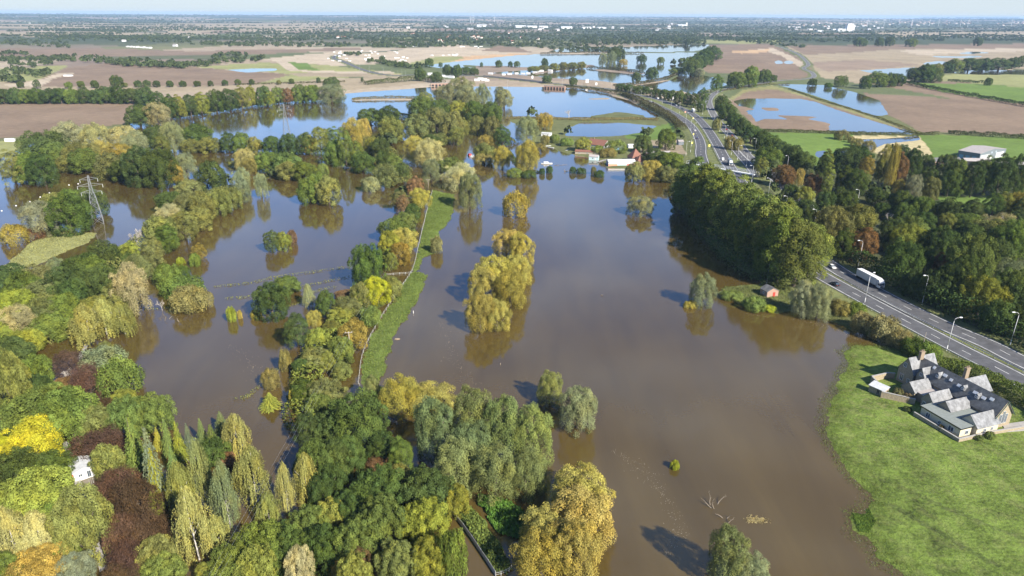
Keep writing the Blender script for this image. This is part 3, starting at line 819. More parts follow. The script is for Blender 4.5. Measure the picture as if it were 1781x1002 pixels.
grove('in the tall poplar row', 'the brick hut', (1340,515), 0, 0, 1, '''
G 1172 270 1245 375; P 1192 274 1268 398; P 1215 286 1288 408; P 1240 304 1315 428; P 1262 320 1342 442; G 1285 336 1362 464; P 1308 350 1382 472; P 1322 366 1400 490; P 1350 384 1428 498; P 1376 396 1442 492; G 1168 300 1212 358; G 1212 310 1260 392; P 1185 318 1228 370; G 1242 345 1290 422; P 1278 372 1328 456; G 1312 402 1362 484; P 1340 352 1392 425''')
grove('by the reed fence', 'the reed fence end', (880,990), 590, 662, K3, '''
w 200 -30 420 170; w 340 0 600 165; q 380 90 600 400; q 560 40 800 350; q 740 80 960 400; q 900 140 1092 430; q 480 300 720 560; q 680 330 920 600; q 860 350 1060 580; q 560 200 800 450
g -40 60 240 330; w 20 120 140 190; g 80 430 340 680; m 250 280 378 460; r 150 350 300 440; g 320 440 585 690; o 230 420 380 560; y 520 530 660 680; y 320 600 560 830; m 100 600 330 850; y 360 800 560 1020; m -20 720 200 950; r 40 800 180 960; o 200 820 400 1040; g -40 560 120 740; B 515 790 650 1020
y -20 900 160 1120; w 930 640 1160 860; w 1100 430 1390 700; w 1080 560 1400 850; w 900 760 1180 1030; w 1120 720 1335 1010; g -60 280 130 470; g 130 250 300 400; g 400 500 560 660; o 120 -40 210 110''')
grove('in the flooded garden wood', 'the white cabin', (143,835), 0, 662, K3, '''
m 20 60 330 290; m 230 60 480 300; m 120 20 400 200; o 410 130 590 300; c 390 240 640 400; y 570 40 690 140; m 560 80 760 270; m 680 75 880 260; l 50 205 290 400; l -60 280 50 400; g -40 370 200 560; g 130 360 350 510; y 30 460 340 690; m 200 560 360 690
x -30 660 130 900; x 90 670 280 880; y -40 560 50 690; o 290 560 560 880; a 60 860 330 1060; s 310 880 470 1040; m 230 780 400 900; m -60 880 90 1050; o 470 330 630 480; c 490 450 720 640; c 560 510 820 740; c 540 690 720 880; c 640 690 860 880; o 700 800 900 980; c 560 830 740 1010; m 720 880 940 1060; c 520 940 700 1100; y 760 560 830 700
k 630 190 735 435; i 720 250 835 600; j 745 345 840 610; j 780 230 830 340; k 820 190 885 370; j 878 205 945 400; i 935 210 990 360; k 850 330 920 500; k 1000 185 1060 330; k 1040 215 1130 370; i 1090 145 1170 260; j 1328 45 1432 140
b 1130 165 1290 380; b 1190 330 1390 620; b 960 310 1090 640; b 850 420 1000 700; v 1080 420 1220 740; b 890 560 1080 900; b 1030 680 1170 840; b 1410 420 1510 660; b 1490 370 1650 620; b 1300 560 1440 720; g 1010 290 1180 440; r 1100 350 1210 440''')
grove('in the lowest dark wood', 'the lone conifer', (468,710), 0, 662, K3, '''
y 1000 920 1090 1040; m 1090 830 1330 1040; m 1210 740 1460 960; y 1220 850 1400 1060; g 1300 720 1500 880; m 1400 760 1600 960; g 1560 740 1768 960; m 1480 640 1680 820; p 1470 850 1600 1040; y 1620 600 1768 760; a 1680 910 1780 1020
g 1480 -10 1620 120; o 1570 -20 1768 140; g 1505 150 1640 330; g 1600 160 1768 330; g 1520 300 1720 520; g 1580 430 1768 640; Y 1480 50 1528 130; m 1560 60 1700 200; g 1640 300 1800 500''')
grove('at the garden inlet', 'the sunken boardwalk', (140,625), 0, 580, K6, '''
c 550 180 830 420; D 620 320 800 480; r 570 430 820 560; c 760 320 1050 640; S 850 150 1240 390; B 1030 310 1400 610; o 990 80 1150 220; c 1020 650 1160 870; o -60 230 230 740; l 180 360 350 570; m 180 290 320 410; m 300 260 460 430; g 270 420 500 620; y 90 -20 410 160; g -40 40 200 280''')
grove('in the upper roadside wood', 'the long lorry', (1512,490), 1300, 230, K6, '''
m 60 190 350 390; o 60 290 220 480; r 190 280 340 410; r 250 370 480 570; g 130 360 250 530; r 330 400 480 580; w 480 400 580 570; g 220 500 330 660; g 340 570 520 730; y 480 600 680 770; C 740 190 880 470; g 690 260 860 480; C 770 310 885 670; r 570 470 770 650
g 880 180 1150 410; g 1010 180 1280 370; a 1150 270 1300 460; g 890 370 1110 610; g 1000 400 1220 660; m 1120 430 1260 610; l 1220 510 1340 650; w 1340 180 1480 430; w 1430 180 1540 560; r 1480 250 1640 550; o 1300 280 1420 530; g 1450 130 1520 220; s 1530 150 1640 270; g 1620 190 1780 490
o 1340 540 1470 690; w 1450 520 1630 690; s 1620 480 1780 720; g 1220 600 1420 750; g 680 650 900 870; g 880 570 1010 730; g 900 640 1130 840; o 720 790 940 1010; o 870 800 1100 1010; o 1060 780 1280 1010; g 1280 750 1450 890; D 1390 830 1510 940; m 1500 760 1700 940; g 1440 660 1640 810; g 1600 700 1780 870; m 1480 900 1780 1040; g 480 720 700 910; m 400 720 520 830; g 250 640 370 770; g 530 820 720 980''')
grove('in the wood below the grey barn', 'the grey barn', (1715,270), 1540, 230, 241/1420, '''
g 100 160 250 340; g 190 200 350 450; m 340 250 500 430; g 340 380 530 610; g 510 270 720 470; m 620 330 830 540; g 540 440 760 655; m 690 430 870 650; g 820 320 1000 650; m 930 300 1160 635; g 1050 280 1310 650; m 1180 290 1330 570; g 1280 270 1440 650; y 1330 420 1440 650; o 380 480 550 720
g 60 640 280 830; m 270 700 480 910; g 440 720 620 910; g 540 730 780 950; g 770 720 1000 970; g 1020 650 1210 860; y 1130 650 1300 860; a 1250 660 1440 850; o 520 860 710 1010; g 260 850 500 1010; m 700 860 960 1020; D 1030 840 1130 1020; D 1150 830 1300 1010; p 980 890 1330 1120; g 1280 820 1440 990; g 1330 700 1500 900''')
grove('in the wood facing the lorry', 'the long lorry', (1512,490), 1181, 330, K3, '''
o 690 110 880 270; o 830 100 1010 230; r 880 210 1020 375; g 780 220 900 370; y 1070 200 1265 340; g 1060 290 1230 480; g 1010 160 1100 310; m 1100 160 1260 290; g 1220 310 1300 460; r 1280 340 1380 470; g 1250 220 1420 380; m 1380 270 1590 510; g 1360 380 1560 600; s 1590 390 1790 530; m 1620 440 1790 610; y 1450 480 1650 660; g 1240 430 1420 590; o 1530 180 1790 310; m 1620 190 1790 350; g 1530 280 1700 410; g 1650 520 1800 650; g 1420 200 1560 320; g 1140 440 1260 560; g 1560 600 1700 740; g 1680 620 1820 760''')
grove('in the central flooded wood', 'the red cabin boat', (817,267), 590, 0, K3, '''
s 490 440 610 590; s 560 400 690 520; s 600 450 720 590; o 390 478 490 560; g 350 500 480 610; g 450 510 570 610; m 90 560 230 640; g 180 548 310 640; w 20 615 120 760; w 90 610 165 720; o 200 605 330 720; y 130 700 210 790; g 160 710 260 800; r 215 680 290 745
o 325 590 470 710; o 440 555 560 680; o 520 580 650 720; y 560 520 670 600; o 600 600 670 700; o 670 585 745 690; g 730 530 840 640; g 640 520 740 620; o 735 600 830 700; g 790 640 880 745; w 330 700 460 820; p 385 715 540 850; m -10 660 70 850; m 40 720 135 850; g 180 770 270 860; g 290 820 360 930; m 230 780 330 900; o 170 840 300 950
m 495 805 640 900; p 530 840 700 965; s 420 815 520 925; r 345 895 435 1010; S 110 910 210 975; y 285 950 370 1010; w 705 690 800 745; o 690 735 800 830; w 790 750 880 860; O 690 790 790 840; g 230 620 330 700; o 460 680 560 745; o 560 640 640 740; g 420 690 520 770; s 700 440 780 560; o 640 480 720 560; g 60 780 180 880''')
grove('at the flooded cottages', 'the red-roofed cottage', (1040,255), 590, 0, K3, '''
w 905 725 1020 885; s 905 600 1020 725; w 1010 585 1095 670; g 960 545 1015 605; D 1150 550 1208 605; s 795 445 850 500; s 800 460 890 550; B 860 862 940 905; U 930 872 1010 908; U 1025 860 1055 890; U 1060 850 1095 885; U 1180 855 1215 885; U 1215 858 1265 888; U 1305 872 1360 905; O 1290 855 1320 890
y 1205 712 1290 775; B 1290 755 1360 790; B 1360 735 1470 790; O 1330 770 1420 805; g 1515 700 1600 785; o 1545 655 1610 705; m 1630 675 1720 770; o 1700 665 1768 720; g 1555 770 1680 850; m 1640 790 1768 870; w 1545 820 1660 920; o 1465 830 1560 925; o 1620 850 1730 930; B 1075 700 1130 735; O 1030 700 1080 740; B 1130 715 1200 750; o 1150 640 1195 690; O 1000 735 1060 770''')
grove('near the flyover', 'the flyover', (850,140), 590, 0, K3, '''
g 385 355 445 415; g 437 303 482 345; g 508 318 530 345; g 530 340 585 392; g 470 375 525 425; g 580 340 630 395; g 670 353 715 386; g 720 317 738 343; g 800 314 835 346; g 865 318 890 344; g 895 318 926 347; g 1035 303 1072 345; o 965 340 1030 365; o 1020 335 1080 362; o 1075 328 1130 362; o 1125 322 1180 358; o 1170 320 1225 355; o 1215 318 1268 350; s 1330 275 1375 338; s 1370 270 1420 338; g 1375 238 1450 330; w 1435 303 1478 335; g 1500 372 1545 422; g 1570 348 1640 405; g 1040 395 1090 430; g 1178 404 1220 442; m 1690 350 1768 380; g 1525 283 1575 320; m 1630 293 1665 326; g 110 400 125 425; g 205 290 235 320; m 300 320 330 345; g 620 350 680 385''')
grove('near the flooded fields', 'the slip road bend', (1238,180), 1181, 0, K3, '''
G 165 393 225 475; m 245 380 340 452; m 325 355 405 445; g 405 368 470 425; g 450 390 500 420; g 120 245 215 310; g 90 262 180 335; g 55 292 150 355; g 15 305 110 382; s 80 350 130 388; g 665 404 705 437; m 798 390 842 442; g 828 393 865 442; U 748 427 785 447; g 930 400 985 452; m 975 380 1060 442; w 1010 385 1062 425; g 1050 387 1112 442; g 1090 390 1160 437
g 1170 360 1260 418; g 1220 345 1300 418; g 1260 355 1340 418; o 1290 335 1345 380; g 1350 328 1400 370; m 1380 313 1450 367; g 1450 305 1525 357; g 1515 308 1605 357; g 1600 308 1685 352; g 1685 304 1737 347; g 1735 298 1790 337; U 1570 410 1602 437; g 400 195 425 223; g 30 200 60 230; g 900 200 960 235; g 1010 200 1045 235; g 1060 195 1100 235; m 1165 205 1215 237; g 1515 200 1550 232''')
grove('in the slip road hedge', 'the slip road bend', (1238,180), 1181, 0, K3, '''
g 185 500 260 570; g 200 540 290 620; g 250 590 320 665; o 250 590 310 650; g 290 620 360 700; g 320 655 420 740; g 380 685 470 770; g 430 710 530 800; g 480 745 580 840; g 540 765 640 870; g 590 795 690 885; m 395 775 530 860''')
grove('between the two roads', 'the white box lorry', (1203,192), 1080, 130, K6, '''
g -60 110 70 175; g 30 115 150 185; g 120 125 240 200; g 210 135 310 205; g 290 155 420 235; g 390 165 500 255; g 470 175 570 275; g 540 185 660 310; g 630 195 730 330; g 700 195 800 340; g 780 155 900 320; g 780 290 870 390; O 940 490 1030 580; O 1060 670 1180 780; O 1150 690 1250 790''')
grove('in the straw-coloured marsh', 'the grey barn', (1715,270), 1181, 0, K3, '''
O 800 680 865 717; O 868 706 898 732; O 885 718 942 750; O 943 735 1000 777''')
# -- place the trees: solve distance, radius and height of each crown from its box
ORD = ['', 'second', 'third', 'fourth', 'fifth', 'sixth', 'seventh', 'eighth', 'ninth', 'tenth', 'eleventh', 'twelfth', 'thirteenth', 'fourteenth', 'fifteenth', 'sixteenth', 'seventeenth', 'eighteenth', 'nineteenth', 'twentieth', 'twenty-first', 'twenty-second', 'twenty-third', 'twenty-fourth', 'twenty-fifth', 'twenty-sixth', 'twenty-seventh', 'twenty-eighth', 'twenty-ninth', 'thirtieth']
def fit(u0, v0, u1, v1, z0):
    uc, vc = (u0+u1)/2, (v0+v1)/2
    w, hv = u1-u0, v1-v0
    h = 8.0
    for _ in range(14):
        c = P(uc, vc, z0+h*.5)
        d = math.sqrt(c.x**2+c.y**2+(H_CAM-c.z)**2)
        dep = math.asin((H_CAM-c.z)/d)
        r = w/2*d/F_PX*.97
        need = hv/2*d/F_PX
        q = need**2-(r*math.sin(dep))**2
        hn = 2*math.sqrt(q)/math.cos(dep) if q > 0 else 0
        h = .5*h+.5*min(max(hn, r*.85), 34)
    return c, r, h
TREES = []
for where, mark, mpx, items in GROVES:
    for k, u0, v0, u1, v1 in items:
        c, r, h = fit(u0, v0, u1, v1, .3); 
        wood = where in ('in the upper roadside wood', 'in the wood below the grey barn', 'in the wood facing the lorry')
        r *= .98 if wood or where in ('in the long left belt', 'on the left wooded bank', 'in the flooded garden wood', 'on the grassy island') else 1.10; h *= 1.05
        if 'brick hut' in where and SPEC[k][0] == 'bush': r *= .92; h *= .62
        TREES.append(dict(k=k, where=where, mark=mark, m=P(*mpx), c=c, r=r, h=h, area=(u1-u0)*(v1-v0)))
gzs = terrain(np.array([t['c'].x for t in TREES]), np.array([t['c'].y for t in TREES]))
for t, z in zip(TREES, gzs): t['z'] = max(float(z), -.5)-.1
# no more than 300 of one kind as individuals: the smallest in view join the distant trees
FAR_EXTRA = []
by = {}
HEDGEROW = ('along the field edge', 'in the slip road hedge', 'between the two roads', 'near the flyover', 'by the ploughed field', 'near the flooded fields')
for t in TREES:
    t['name'] = 'hedgerow_tree' if t['where'] in HEDGEROW and SPEC[t['k']][0] == 'broadleaf_tree' else SPEC[t['k']][0]
    by.setdefault(t['name'], []).append(t)
for nm, l in by.items():
    l.sort(key=lambda t: -t['area'])
    for t in l[300:]: FAR_EXTRA.append(t); t['drop'] = True
TREES = [t for t in TREES if not t.get('drop')]
seen = {}
for t in TREES: seen.setdefault((t['where'], t['k']), []).append(t)
def label_trees():
    for (where, k), l in seen.items():
        sp = SPEC[k]
        l.sort(key=lambda t: (t['c'].xy-t['m'].xy).length)
        for i, t in enumerate(l):
            kw = sp[2].replace('broadleaf ', '')
            if len(l) == 1: s = f'{sp[1]} {kw} {where}'
            else: s = f'{(ORD[i]+" ") if i else ""}{sp[1]} {kw} from {t["mark"]}, {where}' if i else f'{sp[1]} {kw} near {t["mark"]}, {where}'
            t['label'] = s
            if len(s.split()) > 15: print('LONG', len(s.split()), s)
label_trees()
first = {}
def crown_obj(name, protos, r, h, seed, col, parent=None):
    me, Hp = protos[seed % len(protos)]
    o = bpy.data.objects.new(name, me); COL.objects.link(o)
    o.scale = (r, r, h/Hp)
    o.color = (*col, 1)
    if parent: o.parent = parent
    return o
for i, t in enumerate(TREES):
    nm, look, kind, cr, tr, col = SPEC[t['k']]; nm = t['name']
    g = random.Random(i*17+5)
    loc = (t['c'].x, t['c'].y, t['z']); rz = g.uniform(0, 6.28)
    if col:
        br = g.uniform(.8, 1.22)*(.80 if 'wood' in t['where'] and t['c'].x > 60 else 1.0); wr = g.uniform(.92, 1.10)
        col = (col[0]*br*wr, col[1]*br, col[2]*br*g.uniform(.8, 1.2))
    if t['k'] == 'D':
        me, Hp = BARE[i % 2]
        o = bpy.data.objects.new(nm, me); COL.objects.link(o); o.location = loc; o.rotation_euler.z = rz
        o.scale = (t['r']*1.05, t['r']*1.05, t['h']*1.1/Hp)
        tag(o, t['label'], 'bare tree', f'bare trees {t["where"]}'); continue
    if cr == 'shrub':
        o = crown_obj(nm, PROTO['shrub'], t['r'], t['h'], i, col); o.location = loc; o.rotation_euler.z = rz
        tag(o, t['label'], 'bush', f'bushes {t["where"]}'); continue
    o = empty(nm, loc, rz)
    tag(o, t['label'], 'tree', f'trees {t["where"]}')
    if cr == 'round' and t['area'] > 3000: cr = 'big'
    if cr == 'cone': t['r'] *= 1.35
    if cr == 'round' and t['h'] > 2.3*t['r']: cr = 'tall'
    crown_obj('crown', PROTO[cr], t['r'], t['h'], i, col, o)
    me, Hp = TRUNK[tr][i % len(TRUNK[tr])]
    q = bpy.data.objects.new('trunk', me); COL.objects.link(q); q.parent = o
    q.scale = (t['r'], t['r'], t['h']/Hp)

# ------------------------------------------------------------------ hedges, reeds and grass
def hedge_points(line, w, h, n, g):
    seg = np.r_[0, np.cumsum(np.linalg.norm(np.diff(line, axis=0), axis=1))]
    s = g.uniform(0, seg[-1], n); i = np.clip(np.searchsorted(seg, s)-1, 0, len(line)-2)
    f = ((s-seg[i])/(seg[i+1]-seg[i]+1e-9))[:, None]; c = line[i]*(1-f)+line[i+1]*f
    d = line[i+1]-line[i]; d = d/(np.linalg.norm(d, axis=1)[:, None]+1e-9); nrm = np.stack([d[:, 1], -d[:, 0]], 1)
    a = g.uniform(0, math.pi, n); bump = .72+.5*vnoise(s/(w*1.1), s*0, 5)+.25*vnoise(s/(w*.4), s*0+7, 8)
    rr = g.uniform(.8, 1.03, n)*bump
    o = np.cos(a)*w/2*rr; z = np.sin(a)**.6*h*rr
    C = np.c_[c+nrm*o[:, None], z]
    N_ = np.c_[nrm*np.cos(a)[:, None], np.sin(a)]+g.normal(size=(n, 3))*.5
    return C, N_
def hedge(pts, w, h, col, label, size=.5, dens=3.0, name='hedge', cat='hedge', seed=1, z=None):
    g = np.random.default_rng(seed)
    line = smooth_line([P(u, v, 1.0) for u, v in pts], 3)
    Ln = np.linalg.norm(np.diff(line, axis=0), axis=1).sum()
    n = int(min(32000, Ln*(w+2*h)*dens/size**2*(1.3 if size > .6 else .5)))
    C, N_ = hedge_points(line, w, h, n, g)
    gr = terrain(C[:, 0], C[:, 1]) if z is None else z
    C[:, 2] += np.maximum(gr, -.2)
    V, F = leaves(C, N_, size, 1.5, g)
    o = mesh_np(name, V, F, FOL, {'tint': ('FLOAT', np.repeat(np.clip(g.normal(.5, .2, n), 0, 1), 4))})
    o.color = (*col, 1)
    tag(o, label, cat)
    return o
hedge([(1632,640),(1670,650),(1720,672),(1790,712),(1850,748)], 6, 4.4, (.10,.135,.030), 'thick clipped hedge between the stone house and the dual carriageway', .42, 7.0, seed=3)
hedge([(1325,229),(1400,231),(1480,234),(1560,234),(1632,234)], 4, 2.6, (.060,.068,.024), 'low dark hedge below the flooded ploughed field', .9, 1.6, seed=4)
hedge([(1648,233),(1700,237),(1790,243),(1900,250)], 5, 4, (.045,.058,.020), 'dark field hedge behind the grey barn', 1.0, 1.6, seed=5)
hedge([(1575,146),(1620,156),(1700,171),(1790,187),(1900,205)], 6, 5, (.042,.060,.020), 'dark hedge along the near edge of the bright green field', 1.3, 1.5, seed=6)
hedge([(1648,142),(1680,144),(1712,146)], 8, 4.5, (.042,.060,.020), 'short dark hedge between the two green fields', 1.4, 1.5, seed=7)
hedge([(1372,154),(1420,172),(1480,190),(1540,210),(1600,232)], 3.2, 1.6, (.115,.120,.040), 'rough grassy bank hedge dividing the two flooded fields', .9, 1.4, seed=8)
hedge([(1085,166),(1120,181),(1150,197),(1172,212),(1186,228)], 9, 4.5, (.080,.075,.036), 'brown scrubby hedge on the lakeside bank of the road', 1.1, 1.6, seed=9)
hedge([(980,151),(1030,156),(1070,163),(1100,172)], 7, 4.0, (.075,.078,.036), 'scrubby hedge on the causeway above the middle lake', 1.3, 1.5, seed=10)
hedge([(1068,150),(1105,147),(1150,139),(1180,128)], 8, 4, (.080,.075,.035), 'thin brown hedge crossing the far flood beside the dark tree line', 1.5, 1.4, seed=11)
hedge([(1022,118),(1060,121),(1100,126),(1120,129)], 9, 5, (.065,.068,.033), 'half drowned hedge in the far flooded meadow', 1.6, 1.4, seed=12)
hedge([(940,93.5),(1000,92.5),(1060,92),(1120,92.4)], 9, 4, (.08,.075,.04), 'low hedge line at the top of the far lake', 2.0, 1.3, seed=13)
hedge([(635,148),(680,144),(730,141),(770,146)], 12, 7, (.070,.085,.030), 'bushy green hedge by the lake under the main road', 1.4, 1.5, seed=14)
hedge([(420,148),(500,146),(600,143)], 4, 2.5, (.07,.07,.03), 'low field hedge left of the main road', 1.3, 1.3, seed=15)
hedge([(885,262),(900,285),(925,296),(938,298)], 4, 1.4, (.06,.085,.022), 'low hedge around the drowned willow island', .7, 1.6, seed=16)
hedge([(1246,188),(1262,205),(1280,224),(1296,240)], 5, 2.4, (.075,.075,.032), 'scrub strip along the inside edge of the slip road', .9, 1.4, seed=17)
hedge([(1252,160),(1290,154),(1330,148),(1372,146)], 4, 1.8, (.09,.085,.04), 'rough verge hedge beside the bend of the slip road', 1.2, 1.3, seed=18)
hedge([(880,205),(940,206),(1020,208),(1100,207),(1145,209)], 12, 2.0, (.150,.130,.058), 'tawny reedy bank between the middle lake and the pond', 1.0, 1.5, 'reed_bank', 'reed bank', 19)
hedge([(612,173),(650,171.5),(690,171),(722,171)], 7, 3.0, (.115,.105,.05), 'reedy bank with bushes crossing the upper lake', 1.2, 1.5, 'reed_bank', 'reed bank', 20)

# thickets: the undergrowth that ties the belts together
for i, (pts, w, h, col, lb) in enumerate([
  ([(1172,330),(1200,372),(1240,420),(1285,462),(1330,488),(1375,498)], 9, 6, (.07,.10,.028), 'dark undergrowth at the water edge under the poplars'),
  ([(1205,318),(1262,380),(1320,432),(1385,480)], 9, 7, (.08,.11,.03), 'undergrowth behind the poplar row above the carriageway'),
  ([(425,330),(370,345),(320,380),(270,415),(225,450),(170,490),(110,520),(40,550)], 13, 6.5, (.15,.165,.05), 'olive undergrowth filling the long left belt'),
  ([(230,480),(215,530),(190,560),(140,570),(60,590),(0,600)], 12, 4, (.17,.18,.06), 'pale scrub along the lower side of the left belt'),
  ([(45,262),(90,272),(160,292),(250,312),(305,312)], 12, 5, (.09,.13,.035), 'dark undergrowth along the left wooded bank'),
  ([(255,250),(320,252),(390,258),(450,262),(520,262),(570,270),(620,280)], 10, 4, (.10,.14,.035), 'undergrowth beneath the tree row between the upper lakes'),
  ([(405,285),(460,295),(520,305),(545,300)], 10, 4, (.14,.16,.05), 'low scrub in the flooded clump below the tree row'),
  ([(230,205),(300,200),(370,192),(440,182),(520,175),(590,170)], 14, 6, (.08,.11,.03), 'dark undergrowth along the upper lake shore'),
  ([(0,178),(80,178),(160,178),(240,178)], 10, 5, (.065,.09,.026), 'dark hedge bottom above the brown field by the left frame edge'),
  ([(735,340),(712,380),(690,430),(660,470)], 7, 3.5, (.13,.165,.035), 'green undergrowth in the upper central belt'),
  ([(640,490),(610,530),(575,580),(540,640),(525,690),(530,740)], 9, 4, (.14,.165,.035), 'bright undergrowth in the autumn belt by the path'),
  ([(600,225),(660,262),(690,300),(705,325)], 18, 5, (.15,.16,.05), 'scrub on the near edge of the central flooded wood'),
  ([(680,200),(740,210),(800,220),(860,235),(885,250)], 16, 5, (.13,.14,.045), 'scrub through the middle of the central flooded wood'),
  ([(760,165),(800,175),(840,190),(862,215)], 14, 6, (.12,.13,.045), 'dark scrub at the lake side of the central flooded wood'),
  ([(1462,446),(1500,470),(1560,503),(1630,538),(1700,567),(1790,610),(1840,632)], 10, 8, (.050,.080,.022), 'dark bushes along the wood edge of the far carriageway')]):
    hedge(pts, w, h, col, lb, .85, 1.5, 'thicket', 'thicket', 60+i, z=None)

def blades(poly_px, n, hgt, col, label, name, cat, seed, size=.5, kind=None, zmax=9.0):
    """upright tufts over a patch of ground"""
    g = np.random.default_rng(seed); poly = P2(poly_px, .5)
    lo, hi = poly.min(0), poly.max(0); pts = []
    while sum(map(len, pts)) < n:
        q = g.uniform(lo, hi, (n*2, 2)); q = q[inside(poly, q[:, 0], q[:, 1])]; pts.append(q)
    q = np.concatenate(pts)[:n]; z = terrain(q[:, 0], q[:, 1])
    k = (z > -.06) & (z < zmax) if zmax > 5 else (z > g.uniform(-.45, .0, len(z))) & (z < zmax); q, z = q[k], z[k]; n = len(q)
    fd = np.clip((zmax-z)/.25, .25, 1) if zmax < 5 else 1.0
    hh = fd*hgt*g.uniform(.5, 1.2, n)*(.6+.8*vnoise(q[:, 0]/3, q[:, 1]/3, seed))
    C = np.c_[q, np.maximum(z, -.05)+hh*.4]
    a = g.uniform(0, 6.28, n); N_ = np.c_[np.cos(a), np.sin(a), g.uniform(.2, 1.2, n)]
    V, F = leaves(C, N_, size*(.5+hh/hgt*.6), 1.7, g, np.c_[g.normal(size=(n, 2))*.35, np.ones(n)])
    o = mesh_np(name, V, F, FOL, {'tint': ('FLOAT', np.repeat(np.clip(g.normal(.5, .22, n)+.35*(vnoise(q[:, 0]/5, q[:, 1]/5, seed+3)-.5), 0, 1), 4))})
    o.color = (*col, 1)
    tag(o, label, cat, kind=kind)
    return o
blades([(752,326),(796,336),(794,385),(762,442),(747,479),(690,595),(664,660),(690,706),(668,706),(628,664),(632,612),(664,553),(692,510),(717,468),(728,428),(738,392)], 60000, .6, (.125,.170,.040), 'rank green grass on the bank beside the white fence', 'bank_grass', 'grass', 31, .30, 'stuff')
blades([(783,866),(805,856),(893,984),(884,1002),(862,1000)], 6000, 1.5, (.105,.140,.035), 'tall reeds along the lower fence', 'reeds', 'reeds', 32, .6, 'stuff')
blades([(822,862),(872,866),(938,903),(906,938),(866,926)], 5000, 1.8, (.075,.150,.028), 'bright green reeds between the sage willows and golden willows', 'reeds', 'reeds', 33, .7, 'stuff')
blades([(668,478),(690,482),(698,492),(668,530),(652,540),(640,560),(600,640),(560,640),(600,560),(640,500)], 7000, 1.0, (.105,.135,.040), 'rough grass at the foot of the central belt', 'bank_grass', 'grass', 34, .55, 'stuff')
blades([(1452,590),(1600,590),(1640,650),(1600,720),(1560,800),(1600,1010),(1500,1010),(1470,900),(1400,760),(1400,690)], 90000, .24, (.120,.158,.036), 'flooded grass fringe at the meadow shore', 'shore_grass', 'grass', 35, .17, 'stuff', .42)
blades([(1440,596),(1600,600),(1560,700),(1500,800),(1560,1010),(1460,1010),(1400,760),(1400,690)], 40000, .4, (.105,.135,.040), 'half drowned grass in the shallows off the meadow', 'shore_grass', 'grass', 45, .24, 'stuff', .04)
blades([(1250,498),(1345,492),(1420,520),(1480,560),(1570,606),(1540,610),(1430,560),(1370,545),(1285,538)], 20000, .7, (.120,.145,.042), 'rough shore grass around the brick hut', 'shore_grass', 'grass', 36, .32, 'stuff')
blades([(1482,890),(1512,882),(1524,905),(1512,925),(1494,922)], 6000, .5, (.095,.155,.030), 'lush green patch at the meadow corner', 'shore_grass', 'grass', 37, .24, 'stuff')
blades([(0,470),(62,412),(100,402),(168,404),(152,420),(62,460)], 6000, .5, (.23,.24,.09), 'pale grass on the small island', 'island_grass', 'grass', 38, .45, 'stuff')
# drowned hedge lines showing as tufts above the flood
for i, (pts, label) in enumerate([
  ([(400,493),(440,488),(480,478),(530,472),(575,465),(600,462)], 'upper broken line of drowned hedge tufts in the flooded meadow'),
  ([(370,496),(405,492)], 'single drowned tuft beside the olive bushes'),
  ([(390,516),(430,513),(480,508),(540,492),(590,482),(612,478)], 'lower broken line of drowned hedge tufts in the flooded meadow'),
  ([(232,537),(262,534),(300,532)], 'thin grassy bank line below the leafless sapling'),
  ([(420,692),(450,668),(480,640),(500,620)], 'curving drowned hedge at the side of the central belt'),
  ([(405,690),(440,683)], 'short drowned tuft row beside the lone conifer'),
  ([(536,508),(560,500),(585,496)], 'drowned tuft row beside the grey-green birch'),
  ([(500,528),(530,524),(545,522)], 'pale dead reed line below the drowned bush')]):
    hedge(pts, 1.5, .75, (.16,.17,.05), label, .4, .9 if i != 3 else .6, 'drowned_hedge', 'drowned hedge', 40+i, z=-.1)

# ------------------------------------------------------------------ distant woods, one mass
def scum(pts, n, w, label, seed):
    """flecks of foam and floating leaves drawn out by the current"""
    g = np.random.default_rng(seed); l = smooth_line([P(u, v) for u, v in pts], 2)
    i = g.integers(0, len(l), n); q = l[i]+g.normal(size=(n, 2))*w*(.3+np.abs(np.sin(i*.35)))[:, None]
    C = np.c_[q, np.full(n, .012)]; V, F = leaves(C, np.tile([0, 0, 1.], (n, 1))+g.normal(size=(n, 3))*.02, .22, 2, g)
    o = mesh_np('foam_line', V, F, FOL, {'tint': ('FLOAT', np.repeat(g.uniform(0, 1, n), 4))}); o.color = (.30,.27,.21, 1)
    tag(o, label, 'foam', kind='stuff')
scum([(1068,785),(1095,800),(1130,830),(1165,880),(1180,930),(1160,960)], 300, 1.2, 'thin foam line drifting in the lower flood', 1)
scum([(768,560),(785,600),(800,640),(830,680)], 160, 1.6, 'faint foam flecks between path bank and willow island', 2)
scum([(1505,618),(1478,660),(1450,720),(1470,800),(1500,850),(1512,890),(1500,930),(1530,975)], 600, 1.2, 'line of floating debris at the meadow shore', 3)
scum([(400,600),(440,640),(470,690)], 120, 1.6, 'leaf litter floating beside the central belt', 4)
scum([(1270,520),(1300,545),(1360,552),(1430,566),(1490,590)], 260, 1.0, 'drift line below the brick hut shore', 5)
